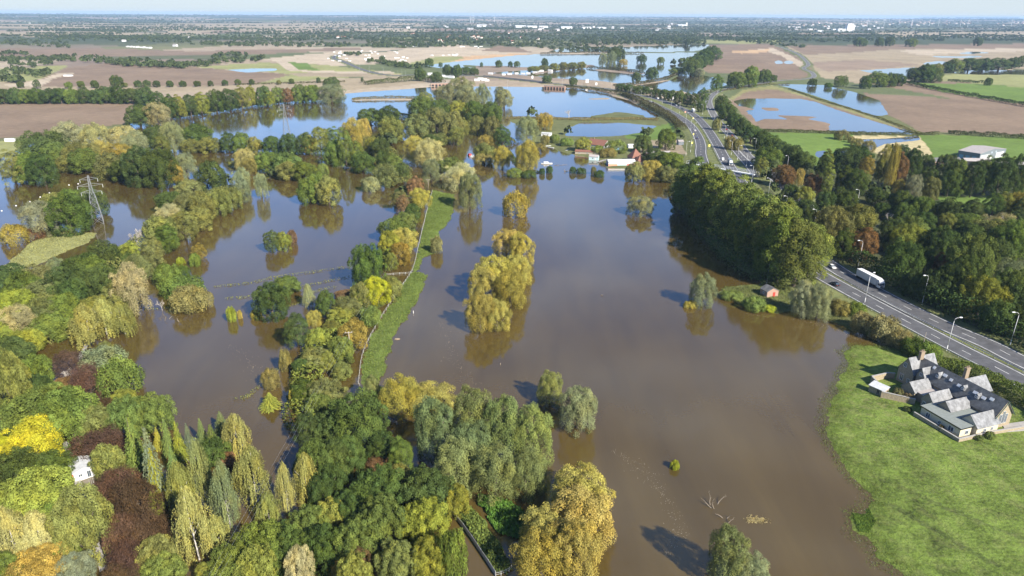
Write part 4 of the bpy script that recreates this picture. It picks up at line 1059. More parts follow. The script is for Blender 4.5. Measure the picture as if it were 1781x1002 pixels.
def far_wood():
    g = np.random.default_rng(5)
    B = []          # x, y, z, r, h, shade index
    def put(xy, r, h, tone): 
        for (x, y), rr, hh, tt in zip(xy, r, h, tone): B.append((x, y, rr, hh, tt))
    def belt(pts, th, n, h=11, tone=.5, z=1):
        p = np.array(pts, float); seg = np.r_[0, np.cumsum(np.hypot(*np.diff(p, axis=0).T))]
        s = g.uniform(0, seg[-1], n); u = np.interp(s, seg, p[:, 0]); v = np.interp(s, seg, p[:, 1])+g.uniform(-th/2, th/2, n)
        xy = [P(a, b, z)[:2] for a, b in zip(u, v)]
        d = np.array([math.hypot(*q) for q in xy])
        r = np.maximum(g.uniform(4, 7.5, n), d*.0011)
        put(xy, r, h*g.uniform(.65, 1.25, n), np.clip(tone+g.normal(0, .2, n), 0, 1))
    def area(poly, n, h=11, tone=.45):
        p = np.array(poly, float); lo, hi = p.min(0), p.max(0); k = 0; U = []
        while k < n:
            q = g.uniform(lo, hi, (n*2, 2)); q = q[inside(p, q[:, 0], q[:, 1])]; U.append(q); k += len(q)
        q = np.concatenate(U)[:n]
        xy = [P(a, b, 1)[:2] for a, b in q]; d = np.array([math.hypot(*e) for e in xy])
        r = np.maximum(g.uniform(4, 8, n), d*.0013)
        put(xy, r, h*g.uniform(.6, 1.3, n), np.clip(tone+g.normal(0, .2, n), 0, 1))
    for pts, th, n in [
      ([(-60,106),(60,107),(130,103),(200,109),(280,113)], 9, 190), ([(20,112),(60,116),(90,112)], 5, 20), ([(190,110),(240,116),(330,118)], 5, 70), ([(260,113),(330,116),(400,108),(460,104)], 7, 120), ([(370,100),(400,97),(430,98)], 6, 30),
      ([(-80,75),(0,74),(60,78),(120,80)], 9, 120), ([(60,66),(160,66),(260,70),(330,72)], 8, 160), ([(250,62),(400,66),(470,70),(560,66),(650,62)], 9, 220), ([(330,76),(400,78),(450,77)], 5, 60), ([(400,80),(440,78),(520,80),(600,80)], 6, 120),
      ([(440,80),(480,78),(560,78),(700,82),(800,80)], 5, 130), ([(50,50),(120,52),(170,55),(240,57)], 3, 120), ([(0,40),(100,42),(200,40),(300,42)], 3, 120), ([(240,56),(320,50),(420,54)], 3, 60), ([(320,53),(400,50),(480,54)], 4, 90),
      ([(0,33),(200,34),(300,37),(420,36)], 5, 260), ([(430,58),(520,54),(640,58)], 4, 120), ([(500,40),(640,42),(800,40)], 5, 200), ([(110,36),(180,38)], 4, 80),
      ([(1180,66),(1260,64),(1360,62),(1450,62)], 9, 260), ([(1190,55),(1300,50),(1420,54),(1520,56)], 6, 260), ([(1390,72),(1460,72),(1540,70),(1640,66),(1781,66)], 5, 190), ([(1280,72),(1330,74),(1390,74)], 5, 50), ([(1450,68),(1560,66),(1640,70)], 5, 120), ([(1700,68),(1781,72),(1850,72)], 6, 50), ([(1520,58),(1600,54),(1680,50),(1781,50)], 3, 160), ([(1340,78),(1390,82),(1400,85)], 4, 30),
      ([(1180,44),(1300,46),(1500,46),(1781,44)], 8, 420), ([(1180,34),(1400,36),(1600,37),(1781,40)], 4, 420), ([(1600,34),(1700,33),(1781,36)], 4, 200), ([(620,32),(800,30),(1000,31),(1200,33)], 4, 420), ([(0,28),(200,30),(400,30),(640,30)], 3, 360),
      ([(1060,90),(1080,84),(1085,98)], 5, 25), ([(1170,110),(1200,106),(1215,98)], 3, 24), 
      ([(640,110),(670,112),(700,118),(740,118)], 5, 40), ([(600,96),(625,97)], 3, 12), ([(0,96),(20,94),(50,97)], 3, 20), ([(0,130),(30,126),(60,132),(90,127)], 10, 40), ([(0,140),(40,143)], 6, 16)]: belt(pts, th, n)
    for _ in range(95):
        v = g.uniform(29.5, 72); u = g.uniform(-100, 1780); ln = g.uniform(60, 330); sl = g.uniform(-.012, .012)
        belt([(u, v), (u+ln*.5, v+sl*ln*.5+g.uniform(-.4, .4)), (u+ln, v+sl*ln)], max(.5, (v-27)*.035), int(ln*g.uniform(.25, .75)), 10, .4)
    area([(640,62),(800,60),(1060,84),(1080,92),(960,88),(900,82),(780,80),(640,84)], 620)
    area([(560,46),(900,42),(1220,60),(1230,77),(1060,80),(900,72),(700,62),(560,60)], 1100)
    area([(1000,62),(1210,58),(1226,78),(1000,80)], 420, 14)
    area([(700,34),(1300,36),(1500,46),(1200,58),(760,48)], 900)
    area([(0,60),(600,56),(640,70),(300,76),(0,72)], 200)
    area([(1180,46),(1700,46),(1781,60),(1500,66),(1200,60)], 260)
    for t in FAR_EXTRA: B.append((t['c'].x, t['c'].y, t['r'], t['h'], .5))
    B = np.array(B); n = len(B); K = 34
    z = terrain(B[:, 0], B[:, 1])
    d = unit(g.normal(size=(n*K, 3))); d[:, 2] = np.abs(d[:, 2])*1.0-.25
    c = np.repeat(np.c_[B[:, :2], np.maximum(z, 0)+B[:, 3]*.42], K, 0); R = np.repeat(B[:, 2], K); Hh = np.repeat(B[:, 3], K)
    C = c+d*np.c_[R, R, Hh*.62]*g.uniform(.55, 1.02, (n*K, 1))
    V, F = leaves(C, d+g.normal(size=d.shape)*.45, R*.72, 1.2, g)
    tint = np.repeat(np.clip(B[:, 4], 0, 1), K)+g.normal(size=n*K)*.08
    o = mesh_np('distant_trees', V, F, FOL, {'tint': ('FLOAT', np.repeat(np.clip(tint, 0, 1), 4))})
    o.color = (.060,.080,.032, 1)
    tag(o, 'far-off woods and hedgerow trees across the plain', 'woods', kind='stuff')
    print('far trees', n)
far_wood()
print('trees', len(TREES), {k: len(v) for k, v in by.items()})

# ------------------------------------------------------------------ materials for built things
STONE = mat('cotswold_stone', (.30,.245,.165), .85, var=.28, scale=2.2, bump=.4)
SLATE = mat('slate_roof', (.175,.178,.18), .65, var=.5, scale=.9, bump=.3)
DARK_SLATE = mat('mossy_slate', (.12,.12,.115), .75, var=.5, scale=.8, bump=.3)
RENDER = mat('cream_render', (.52,.46,.33), .8, var=.10, scale=1.0)
FELT = mat('felt_roof', (.19,.21,.19), .85, var=.15, scale=1.2)
WHITE = mat('white_paint', (.66,.66,.64), .45, var=.06)
OFFWHITE = mat('weathered_white', (.48,.49,.48), .6, var=.18, scale=1.0)
GLASS = mat('window_glass', (.05,.07,.09), .08, spec=.7, var=.1)
SKYGLASS = mat('rooflight_glass', (.32,.42,.55), .10, spec=.8, var=.1)
BRICK = mat('pink_brick', (.34,.225,.17), .85, var=.2, scale=5)
RED = mat('red_paint', (.42,.05,.035), .5, var=.12)
REDTILE = mat('red_tiles', (.20,.090,.060), .8, var=.25, scale=2)
GREYSTEEL = mat('grey_cladding', (.16,.18,.20), .5, var=.08)
PALEROOF = mat('fibre_cement', (.33,.30,.28), .8, var=.16, scale=.6)
GALV = mat('galvanised_steel', (.52,.53,.53), .45, metal=.5, var=.12, scale=1.5)
LAMPGREY = mat('lamp_column', (.60,.60,.58), .5, var=.08)
PYLON = mat('pylon_steel', (.26,.27,.27), .55, metal=.3, var=.1)
WOODM = mat('weathered_timber', (.34,.29,.22), .85, var=.25, scale=3)
POLE = mat('creosoted_pole', (.22,.19,.15), .85, var=.2, scale=3)
CONC = mat('concrete', (.30,.285,.26), .85, var=.15, scale=.8)
RUBBER = mat('tyre_rubber', (.02,.02,.02), .8, var=.1)
BLACKP = mat('black_paint', (.012,.013,.016), .25, spec=.6, var=.05)
BLUEP = mat('blue_paint', (.05,.10,.28), .35, var=.1)
TEAL = mat('pale_teal', (.45,.60,.60), .55, var=.08)
CORAL = mat('coral_panel', (.68,.30,.20), .55, var=.08)
PINK = mat('rose_panel', (.66,.22,.20), .55, var=.08)
YEL = mat('yellow_sign', (.75,.62,.10), .5, var=.06)
DRIFT = mat('driftwood', (.20,.165,.12), .85, var=.25, scale=3)
DARKGREEN = mat('dark_green_paint', (.05,.09,.06), .5, var=.1)
CHIMB = mat('chimney_brick', (.26,.20,.135), .85, var=.22, scale=4)
FENCEM = mat('grey_fence_paint', (.34,.34,.32), .7, var=.25)
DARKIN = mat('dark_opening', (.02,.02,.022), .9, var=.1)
STEEL_BLUE = mat('blue_sheet', (.16,.30,.45), .5, var=.1)

def window(parent, name, x, y, z, w, h, face, frame=WHITE, glass=GLASS, t=.10):
    """a framed window standing proud of a wall; face is the outward axis '+x', '-x', '+y', '-y'"""
    f = MB(); sgn = 1 if face[0] == '+' else -1
    def bx(mb, u0, z0, u1, z1, d0, d1):
        if face[1] == 'x': mb.box(min(x+sgn*d0, x+sgn*d1), y+u0, z0, max(x+sgn*d0, x+sgn*d1), y+u1, z1)
        else: mb.box(x+u0, min(y+sgn*d0, y+sgn*d1), z0, x+u1, max(y+sgn*d0, y+sgn*d1), z1)
    fw = .09
    for a in ((-w/2, z, w/2, z+fw), (-w/2, z+h-fw, w/2, z+h), (-w/2, z+fw, -w/2+fw, z+h-fw), (w/2-fw, z+fw, w/2, z+h-fw), (-.035, z+fw, .035, z+h-fw)):
        bx(f, *a, .003, t)
    o = f.build(name, frame, parent)
    p = MB(); bx(p, -w/2+fw, z+fw, w/2-fw, z+h-fw, .004, .05)
    p.build('pane', glass, o)
    return o

def gable_block(parent, x0, x1, y0, y1, eave, ridge, axis, wall, roof, over=.35, base=-.6, th=.16):
    """walls with gable ends and a two-slope roof; axis is the direction of the ridge"""
    w = MB()
    if axis == 'y':
        xc = (x0+x1)/2
        w.prism([(x0, base), (x1, base), (x1, eave), (xc, ridge), (x0, eave)], 'y', y0, y1)
    else:
        yc = (y0+y1)/2
        w.prism([(y0, base), (y1, base), (y1, eave), (yc, ridge), (y0, eave)], 'x', x0, x1)
    wo = w.build('wall', wall, parent)
    r = MB()
    a0, a1 = (x0, x1) if axis == 'y' else (y0, y1)
    c = (a0+a1)/2; sl = (ridge-eave)/(c-a0)
    e0, e1 = a0-over, a1+over; ez = eave-over*sl
    k = .03
    prof = [(e0, ez+k), (e0, ez+k+th), (c, ridge+k+th), (e1, ez+k+th), (e1, ez+k), (c, ridge+k)]
    if axis == 'y': r.prism(prof[:3]+[prof[5]], 'y', y0-over*.6, y1+over*.6); r.prism([prof[5], prof[2]]+prof[3:5], 'y', y0-over*.6, y1+over*.6)
    else: r.prism(prof[:3]+[prof[5]], 'x', x0-over*.6, x1+over*.6); r.prism([prof[5], prof[2]]+prof[3:5], 'x', x0-over*.6, x1+over*.6)
    ro = r.build('roof', roof, parent)
    return wo, ro

def frame_at(A, B):
    """empty rotation so that local x runs from A to B"""
    d = B-A
    return math.atan2(d.y, d.x)

# ------------------------------------------------------------------ the stone house on the meadow
def stone_house():
    A, B = P(1603, 625, 9), P(1751, 701, 9)
    rz = frame_at(A, B)
    o = empty('stone_house', (A.x, A.y, gz(A.x, A.y)), rz)
    tag(o, 'long stone house with slate gables, rooflights and a cream flat-roofed extension on the meadow', 'house')
    # local y points away from the camera: b (towards the camera) = -y
    _, main = gable_block(o, -1.0, 28.2, -3.4, 3.4, 4.3, 8.7, 'x', STONE, DARK_SLATE)
    gable_block(o, -3.3, 2.3, -4.9, 5.4, 4.7, 9.0, 'y', STONE, SLATE)
    gable_block(o, 2.9, 5.7, -4.4, -.6, 5.2, 7.7, 'y', STONE, SLATE)
    gable_block(o, 3.9, 8.6, -11.0, -3.9, 2.9, 5.1, 'y', STONE, SLATE)
    gable_block(o, 11.8, 15.6, -11.8, -4.2, 3.3, 5.5, 'y', STONE, SLATE)
    gable_block(o, 17.0, 21.0, -11.5, -1.2, 3.6, 5.6, 'y', STONE, SLATE)
    gable_block(o, 24.0, 29.3, -11.2, -2.8, 3.0, 5.5, 'y', RENDER, SLATE)
    _, back = gable_block(o, 11.5, 17.6, .5, 8.8, 5.0, 8.4, 'y', STONE, SLATE)
    w = MB(); w.box(15.7, -16.2, -.6, 28.3, -12.0, 3.1); w.box(21.4, -11.9, -.6, 23.9, -4.0, 3.0); w.box(15.65, -11.98, -.6, 16.9, -3.6, 3.0)
    w.build('extension_wall', RENDER, o)
    w = MB(); w.box(15.4, -16.5, 3.12, 28.6, -11.7, 3.34); w.box(21.2, -11.65, 3.02, 24.0, -3.5, 3.24); w.box(15.5, -11.6, 3.02, 16.95, -3.5, 3.24); w.build('flat_roof', FELT, o)
    w = MB(); w.box(15.37, -16.53, 3.0, 28.63, -16.5, 3.36); w.box(28.6, -16.5, 3.0, 28.63, -11.7, 3.36); w.build('fascia', BLACKP, o)
    w = MB(); w.box(8.7, -10, -.6, 11.7, -3.5, 2.8); w.build('link_wall', STONE, o)
    w = MB(); w.box(8.65, -10.2, 2.82, 11.75, -3.45, 3.0); w.build('link_roof', PALEROOF, o)
    for x, y, z0, z1, par in ((.3, -.9, 8.4, 11.0, main), (13.2, 2.4, 7.2, 11.2, back)):
        c = MB(); c.box(x-.45, y-.75, z0, x+.45, y+.75, z1); c.box(x-.55, y-.85, z1, x+.55, y+.85, z1+.2)
        for s in (-.35, .35): c.tube([(x, y+s, z1+.2), (x, y+s, z1+.75)], .16, 8)
        c.build('chimney', CHIMB, par)
    sl = (8.7-4.3)/3.4
    def roof_y(z): return -(8.7-z)/sl
    for x, z, ww in ((5.4, 7.4, .8), (9.6, 6.9, 1.3), (11.9, 6.6, 1.0), (14.8, 6.3, 1.1), (19.9, 6.6, 1.4), (22.6, 6.4, 1.3), (24.6, 7.0, 1.2)):
        # rooflights lie on the slope
        m = MB(); h = .65
        y0, y1 = roof_y(z)-.12, roof_y(z+h)-.12
        m.loft([[(x-ww/2, y0, z+.20), (x+ww/2, y0, z+.20), (x+ww/2, y1, z+h+.20), (x-ww/2, y1, z+h+.20)], [(x-ww/2, y0, z+.34), (x+ww/2, y0, z+.34), (x+ww/2, y1, z+h+.34), (x-ww/2, y1, z+h+.34)]])
        f = m.build('rooflight', WHITE, main)
    for x, z, hh in ((8.3, 6.3, 1.5), (16.6, 6.6, 1.2), (21.2, 6.4, 1.2)):
        # small lead-cheeked dormers facing the court
        m = MB(); y0 = roof_y(z)-.9; y1 = roof_y(z+hh)+.4
        m.prism([(x-.55, z-.2), (x+.55, z-.2), (x+.55, z+hh*.7), (x, z+hh*1.15), (x-.55, z+hh*.7)], 'y', y0, y1)
        d = m.build('dormer', SLATE, main)
        window(d, 'window', x, y0, z+.05, .8, hh*.55, '-y')
    for x, y, z, ww, hh, face in ((-1.2, -4.9, 5.6, 1.1, 1.5, '-y'), (-1.6, -4.9, .8, 1.3, 2.2, '-y'), (.9, -4.9, 1.0, 1.0, 1.4, '-y'), (4.3, -4.4, 5.1, .9, 1.1, '-y'), (4.3, -4.4, 1.0, 1.0, 1.4, '-y'),
                                  (12.9, -11.8, .9, 1.1, 1.4, '-y'), (18.2, -16.2, .9, 1.4, 1.5, '-y'), (25.6, -16.2, .8, 1.7, 1.6, '-y'), (22, -16.2, 1.0, .9, 1.1, '-y'), (28.3, -13.6, .9, 1.3, 1.3, '+x'), (29.3, -8.0, 1.0, 1.2, 1.2, '+x'), (29.3, -5.2, 1.0, .9, 1.2, '+x'), (-3.3, 1.0, 1.0, 1.1, 1.5, '-x'), (-3.3, -2.6, 1.0, 1.1, 1.5, '-x')):
        window(o, 'window', x, y, z, ww, hh, face)
    for k in (-1.1, 0, 1.1): window(o, 'window', 28.2, k, 1.6, .95, 3.0+(.9 if k == 0 else 0), '+x', OFFWHITE)
    b = MB(); b.tube([(28.7, -3.75, 4.0), (28.7, 0, 8.75), (28.7, 3.75, 4.0)], .14, 5); b.build('bargeboard', DARKGREEN, o)
    # walls, shed and yard beside the house are things of their own
    R = Matrix.Rotation(rz, 4, 'Z'); base = Vector((A.x, A.y, 0))
    def wp(x, b): return base+(R @ Vector((x, -b, 0)))
    def wall_run(pts, h, label, m=STONE, t=.4):
        l = [wp(*p) for p in pts]; w = MB(); c = MB()
        for p, q in zip(l[:-1], l[1:]):
            d = (q-p).normalized(); n = Vector((-d.y, d.x, 0))*t/2; n2 = n*1.3; e = d*t*.5
            z0 = min(gz(p.x, p.y), gz(q.x, q.y))-.4; z1 = max(gz(p.x, p.y), gz(q.x, q.y))+h
            w.prism([tuple((p-n-e).xy), tuple((q-n+e*.98).xy), tuple((q+n+e*.98).xy), tuple((p+n-e).xy)], 'z', z0, z1)
            c.prism([tuple((p-n2-e).xy), tuple((q-n2+e*.98).xy), tuple((q+n2+e*.98).xy), tuple((p+n2-e).xy)], 'z', z1+.003, z1+.12)
        r = w.build('garden_wall', m); cc = c.build('coping', CONC, r); tag(r, label, 'wall')
    wall_run([(-4.2, 5.0), (-5.3, 7.2), (-5.2, 13.2), (-1.5, 14.6)], 1.9, 'stone garden wall round the yard at the gabled end of the stone house')
    wall_run([(3.8, 18.4), (10.4, 12.6)], 1.8, 'pale stone garden wall beside the white-roofed shed')
    wall_run([(15.2, 17.8), (29.6, 17.8), (30.0, 6.2), (31.2, -6.4)], .9, 'low boundary wall round the cream extension')
    s = empty('garden_shed', wp(1.2, 17.0)+Vector((0, 0, gz(*wp(1.2, 17.0).xy))), rz+.25)
    tag(s, 'small white-roofed lean-to shed in the corner of the garden wall', 'shed')
    m = MB(); m.prism([(-1.3, -.4), (1.3, -.4), (1.3, 2.6), (-1.3, 2.0)], 'x', -2.4, 2.4); m.build('wall', STONE, s)
    m = MB(); m.prism([(-1.6, 2.0), (1.45, 2.7), (1.45, 2.82), (-1.6, 2.12)], 'x', -2.6, 2.6); m.build('roof', OFFWHITE, s)
    window(s, 'door', .6, -1.3, .1, .9, 1.8, '-y', WOODM, DARKIN)
    pv = P2([(1742,742),(1785,736),(1792,752),(1748,755)], .6)
    m = MB(); m.prism([tuple(p) for p in pv], 'z', .2, max(gz(*p) for p in pv)+.06); t = m.build('patio', CONC); t['kind'] = 'structure'
    for i, (x, b, r, h, col, nm) in enumerate(((5.6, 14.0, 1.9, 3.0, (.12,.12,.05), 'olive shrub growing over the pale garden wall'), (8.3, 12.9, 1.6, 2.4, (.16,.13,.07), 'dry brown shrub between garden wall and stone house'), (23.5, 17.2, .9, 1.5, (.09,.08,.04), 'dark shrub against the cream extension'),
                                          (31.2, 8.2, 1.5, 1.9, (.12,.16,.045), 'green shrub by the lit slate roof of the extension'), (30.6, 11.6, 1.5, 1.2, (.10,.13,.04), 'low creeper on the boundary wall by the extension'), (12.5, 17.5, 1.4, 1.2, (.06,.08,.03), 'dark low shrub at the corner of the extension'))):
        c = crown_obj('garden_shrub', PROTO['shrub'], r, h, i, col); q = wp(x, b); c.location = (q.x, q.y, gz(q.x, q.y)-.1); tag(c, nm, 'shrub')
stone_house()

# ------------------------------------------------------------------ small buildings
def simple_house(name, cat, label, A, B, depth, eave, ridge, wall, roof, windows=2, door=None, z=None, chim=False, panels=None, winm=WHITE):
    """gabled building whose long front runs from A to B (ground points, seen front)"""
    rz = frame_at(A, B); Ln = (B-A).xy.length
    g0 = max(gz(*((A+B)*.5).xy), 0.0) if z is None else z
    o = empty(name, (A.x, A.y, g0), rz); tag(o, label, cat)
    _, ro = gable_block(o, 0, Ln, 0, depth, eave, ridge, 'x', wall, roof, over=.3, base=-.8)
    n = windows
    for k in range(n):
        window(o, 'window', Ln*(k+.5)/n if door is None else Ln*(k+1)/(n+1.3), 0, eave*.35, min(1.2, Ln*.2), eave*.4, '-y', winm)
    if door is not None:
        m = MB(); m.box(door[0]*Ln-.55, -.06, 0, door[0]*Ln+.55, -.004, 2.05); d = m.build('door', door[1], o)
        m = MB(); m.box(door[0]*Ln+.3, -.12, .95, door[0]*Ln+.42, -.065, 1.05); m.build('handle', GALV, d)
    if chim:
        c = MB(); c.box(Ln*.2-.35, depth/2-.35, ridge-.5, Ln*.2+.35, depth/2+.35, ridge+1.1); c.box(Ln*.2-.42, depth/2-.42, ridge+1.1, Ln*.2+.42, depth/2+.42, ridge+1.25); c.build('chimney', CHIMB, ro)
    return o
hut = empty('brick_hut', (0, 0, 0)); 
_a, _b = P(1333.5, 517, 1.0), P(1353, 514.5, 1.0)
hut.location = (_a.x, _a.y, gz(_a.x, _a.y)); hut.rotation_euler.z = frame_at(_a, _b)
tag(hut, 'small pink brick hut with a slate roof and a red door on the flooded shore', 'hut')
_l = (_b-_a).xy.length
gable_block(hut, 0, _l, 0, 4.6, 2.5, 3.9, 'y', BRICK, DARK_SLATE, .3)
_m = MB(); _m.box(_l*.62-.55, -.07, 0, _l*.62+.55, -.004, 2.0); _d = _m.build('door', RED, hut); _m = MB(); _m.box(_l*.62+.3, -.12, .95, _l*.62+.4, -.075, 1.05); _m.build('handle', GALV, _d)
window(hut, 'window', 0, 2.3, 1.0, 1.0, .9, '-x')

# white cabin by the boardwalk
A, B = P(131, 838, .2), P(157, 829, .2)
cab = empty('white_cabin', (A.x, A.y, .15), frame_at(A, B)); Lc = (B-A).xy.length+1.2
tag(cab, 'white boarded cabin with a pale ribbed roof standing in the flooded garden wood', 'cabin')
gable_block(cab, 0, Lc, 0, 6.2, 2.3, 3.1, 'y', WHITE, OFFWHITE, .25, -.5)
m = MB()
for k in range(7): m.box(.2+k*Lc*.14, -.30, 2.32+.02, .26+k*Lc*.14, -.26, 2.5)
for k in range(9): m.box(-.035, .3+k*.65, .0, -.004, .36+k*.65, 2.2)
m.build('cladding_batten', OFFWHITE, cab)
window(cab, 'window', Lc*.3, 0, .9, .9, .9, '-y'); window(cab, 'window', Lc*.72, 0, .1, .9, 1.9, '-y', GALV)
m = MB(); m.box(-.35, -.1, 1.5, -.1, .4, 2.2); m.build('sign_board', RED, cab)

# grey barn
A, B = P(1702, 281, 1.2), P(1747, 272, 1.2)
rz = frame_at(A, B); Lb = (B-A).xy.length
barn = empty('grey_barn', (A.x, A.y, gz(A.x, A.y)), rz); tag(barn, 'grey steel barn with white doors and a pale roof in the bright green field', 'barn')
gable_block(barn, 0, Lb, 0, 17, 6.2, 8.4, 'y', GREYSTEEL, PALEROOF, .3)
for x0, x1, h in ((.03, .36, 4.6), (.62, .93, 4.6)):
    m = MB(); m.box(Lb*x0, -.10, 0, Lb*x1, -.004, h); m.build('door_panel', OFFWHITE, barn)
m = MB(); m.box(Lb*.40, -.12, 0, Lb*.47, -.004, 2.6); m.build('side_door', WHITE, barn)
for x in (.44, .60): window(barn, 'window', Lb*x, 0, 4.9, 1.6, 1.3, '-y', WHITE, SKYGLASS)
for y in (4, 9, 14): m = MB(); m.box(-.1, y-1.6, .3, -.004, y+1.6, 3.4); m.build('vent_panel', STEEL_BLUE, barn)
A, B = P(1678, 287, 1.2), P(1722, 288, 1.2)
s = empty('open_cart_shed', (A.x, A.y, gz(A.x, A.y)), frame_at(A, B)); tag(s, 'low dark cart shed with a brown roof in front of the grey barn', 'shed')
gable_block(s, 0, (B-A).xy.length, 0, 9, 3.2, 4.6, 'x', DARKIN, PALEROOF, .5)
A, B = P(1625, 288, 1.2), P(1672, 287, 1.2)
s = empty('farm_building', (A.x, A.y, gz(A.x, A.y)), frame_at(A, B)); tag(s, 'pink brick farm building with a dark roof left of the cart shed', 'barn')
gable_block(s, 0, (B-A).xy.length, 0, 9, 3.2, 5.2, 'x', BRICK, DARK_SLATE, .4)
for k in range(3): window(s, 'window', (B-A).xy.length*(.2+.3*k), 0, 1, 1.2, 1.2, '-y')
A, B = P(1730, 290, 1.2), P(1790, 296, 1.2)
s = empty('long_farm_shed', (A.x, A.y, gz(A.x, A.y)), frame_at(A, B)); tag(s, 'long pale-roofed farm shed to the right of the grey barn', 'shed')
gable_block(s, 0, (B-A).xy.length, 0, 12, 3.2, 5.0, 'x', GREYSTEEL, PALEROOF, .4)

# flooded riverside cottages
simple_house('cottage', 'cottage', 'white cottage with a long red tiled roof among garden trees', P(1021,258,.4), P(1050,262,.4), 11, 3.2, 7.2, WHITE, REDTILE, 2, (.6, WOODM), chim=True)
o = simple_house('boathouse', 'boathouse', 'long white boathouse with coral, teal and rose wall panels standing in the flood', P(1058,289.5,0), P(1105,289,0), 9, 3.4, 4.6, WHITE, OFFWHITE, 0, z=0.0)
Lh = (P(1105,289,0)-P(1058,289.5,0)).xy.length
for i, mm in enumerate((CORAL, TEAL, PINK)):
    m = MB(); m.box(Lh*(i/3)+.15, -.08, -.4, Lh*((i+1)/3)-.15, -.004, 1.9); m.build('wall_panel', mm, o)
m = MB(); m.box(-.1, .5, 0, -.004, 8, 3.0); m.build('end_panel', BLUEP, o)
simple_house('garden_shed', 'shed', 'small blue-grey shed on stilts beside the jetty', P(1024,278,.2), P(1040,279,.2), 5, 2.6, 3.8, TEAL, PALEROOF, 1, (.7, WHITE), z=.3)
simple_house('low_outbuilding', 'outbuilding', 'low long outbuilding with a rusty red roof at the water edge', P(1000,268,.2), P(1043,270,.2), 6, 2.2, 3.2, WOODM, REDTILE, 3, z=.2)
simple_house('white_chalet', 'chalet', 'white flat chalet under the grey-green willow by the pond', P(941,237,.5), P(956,238,.5), 7, 2.6, 3.1, WHITE, OFFWHITE, 2)
simple_house('white_hut', 'hut', 'small white hut behind the dark garden tree', P(1093,259,.6), P(1102,259,.6), 6, 2.4, 3.0, WHITE, WHITE, 1)
simple_house('dark_shed', 'shed', 'grey metal shed in the yard next to the main road', P(1180,253,1), P(1189,253,1), 7, 3, 4, GREYSTEEL, PALEROOF, 1)
simple_house('blue_shed', 'shed', 'low shed with a blue side by the boathouse garden', P(1070,262,.5), P(1086,262,.5), 5, 2.2, 3, STEEL_BLUE, OFFWHITE, 1)
simple_house('brick_stable', 'stable', 'long low orange brick stable along the yard', P(1123,272,1), P(1166,271,1), 6, 2.4, 3.2, BRICK, PALEROOF, 4)
for i, (u, v, w, lb) in enumerate(((1104, 281, 9, 'larger pyramid-roofed red tiled house beside the boathouse'), (1112, 287, 6, 'smaller pyramid-roofed red tiled annexe beside the boathouse'))):
    c = P(u, v, .4); o = empty('pyramid_roofed_house', (c.x, c.y, max(gz(c.x, c.y), .1)), .3); tag(o, lb, 'house')
    m = MB(); m.box(-w/2, -w/2, -.5, w/2, w/2, 3); m.build('wall', BRICK, o)
    m = MB(); q = w/2+.5; m.add([(-q,-q,3.02),(q,-q,3.02),(q,q,3.02),(-q,q,3.02),(0,0,3.02+w*.75)], [(3,2,1,0),(0,1,4),(1,2,4),(2,3,4),(3,0,4)]); m.build('roof', REDTILE, o)
    window(o, 'window', 0, -w/2, 1, 1.4, 1.2, '-y')

# ------------------------------------------------------------------ vehicles
def wheel(b, x, y, r, w):
    b.tube([(x, y-w/2, r), (x, y+w/2, r)], r, 14)
def make_car(name, paint, label, cat, k=1.0, van=False):
    o = empty(name, (0, 0, 0)); tag(o, label, cat)
    b = MB()
    hb = .95 if not van else 1.15
    prof = [(-2.15, .32), (2.1, .30), (2.18, .62), (1.95, .82), (.95, hb), (-1.95, hb+.05), (-2.2, .72)]
    W = .90
    b.loft([[(x, -W, z) for x, z in prof], [(x, -W*.0, z+.02) for x, z in prof], [(x, W, z) for x, z in prof]])
    b.build('body', paint, o)
    c = MB(); top = 1.46 if not van else 2.0
    lo = [(1.05, hb), (-1.85, hb+.04)] if not van else [(1.35, hb), (-2.15, hb)]
    hi = [(.25, top), (-1.25, top)] if not van else [(.75, top), (-2.1, top)]
    c.loft([[(lo[0][0], -.86, lo[0][1]), (lo[0][0], .86, lo[0][1]), (lo[1][0], .86, lo[1][1]), (lo[1][0], -.86, lo[1][1])], [(hi[0][0], -.70, hi[0][1]), (hi[0][0], .70, hi[0][1]), (hi[1][0], .70, hi[1][1]), (hi[1][0], -.70, hi[1][1])]])
    cb = c.build('cabin', GLASS if not van else paint, o)
    r = MB(); r.loft([[(hi[0][0]+.12, -.72, top-.03), (hi[0][0]+.12, .72, top-.03), (hi[1][0]-.12, .72, top-.03), (hi[1][0]-.12, -.72, top-.03)], [(hi[0][0], -.66, top+.04), (hi[0][0], .66, top+.04), (hi[1][0], .66, top+.04), (hi[1][0], -.66, top+.04)]])
    r.build('roof', paint, o)
    for x in (1.35, -1.35):
        for s in (-1, 1):
            m = MB(); wheel(m, x, s*.80, .33, .22); wo = m.build('wheel', RUBBER, o)
            m = MB(); m.tube([(x, s*.92, .33), (x, s*.935, .33)], .20, 12); m.build('rim', GALV, wo)
    for s in (-1, 1):
        m = MB(); m.box(2.06, s*.62-.2, .60, 2.20, s*.62+.2, .76); m.build('headlight', WHITE, o)
        m = MB(); m.box(-2.24, s*.66-.14, .62, -2.10, s*.66+.14, .84); m.build('tail_light', RED, o)
    return o
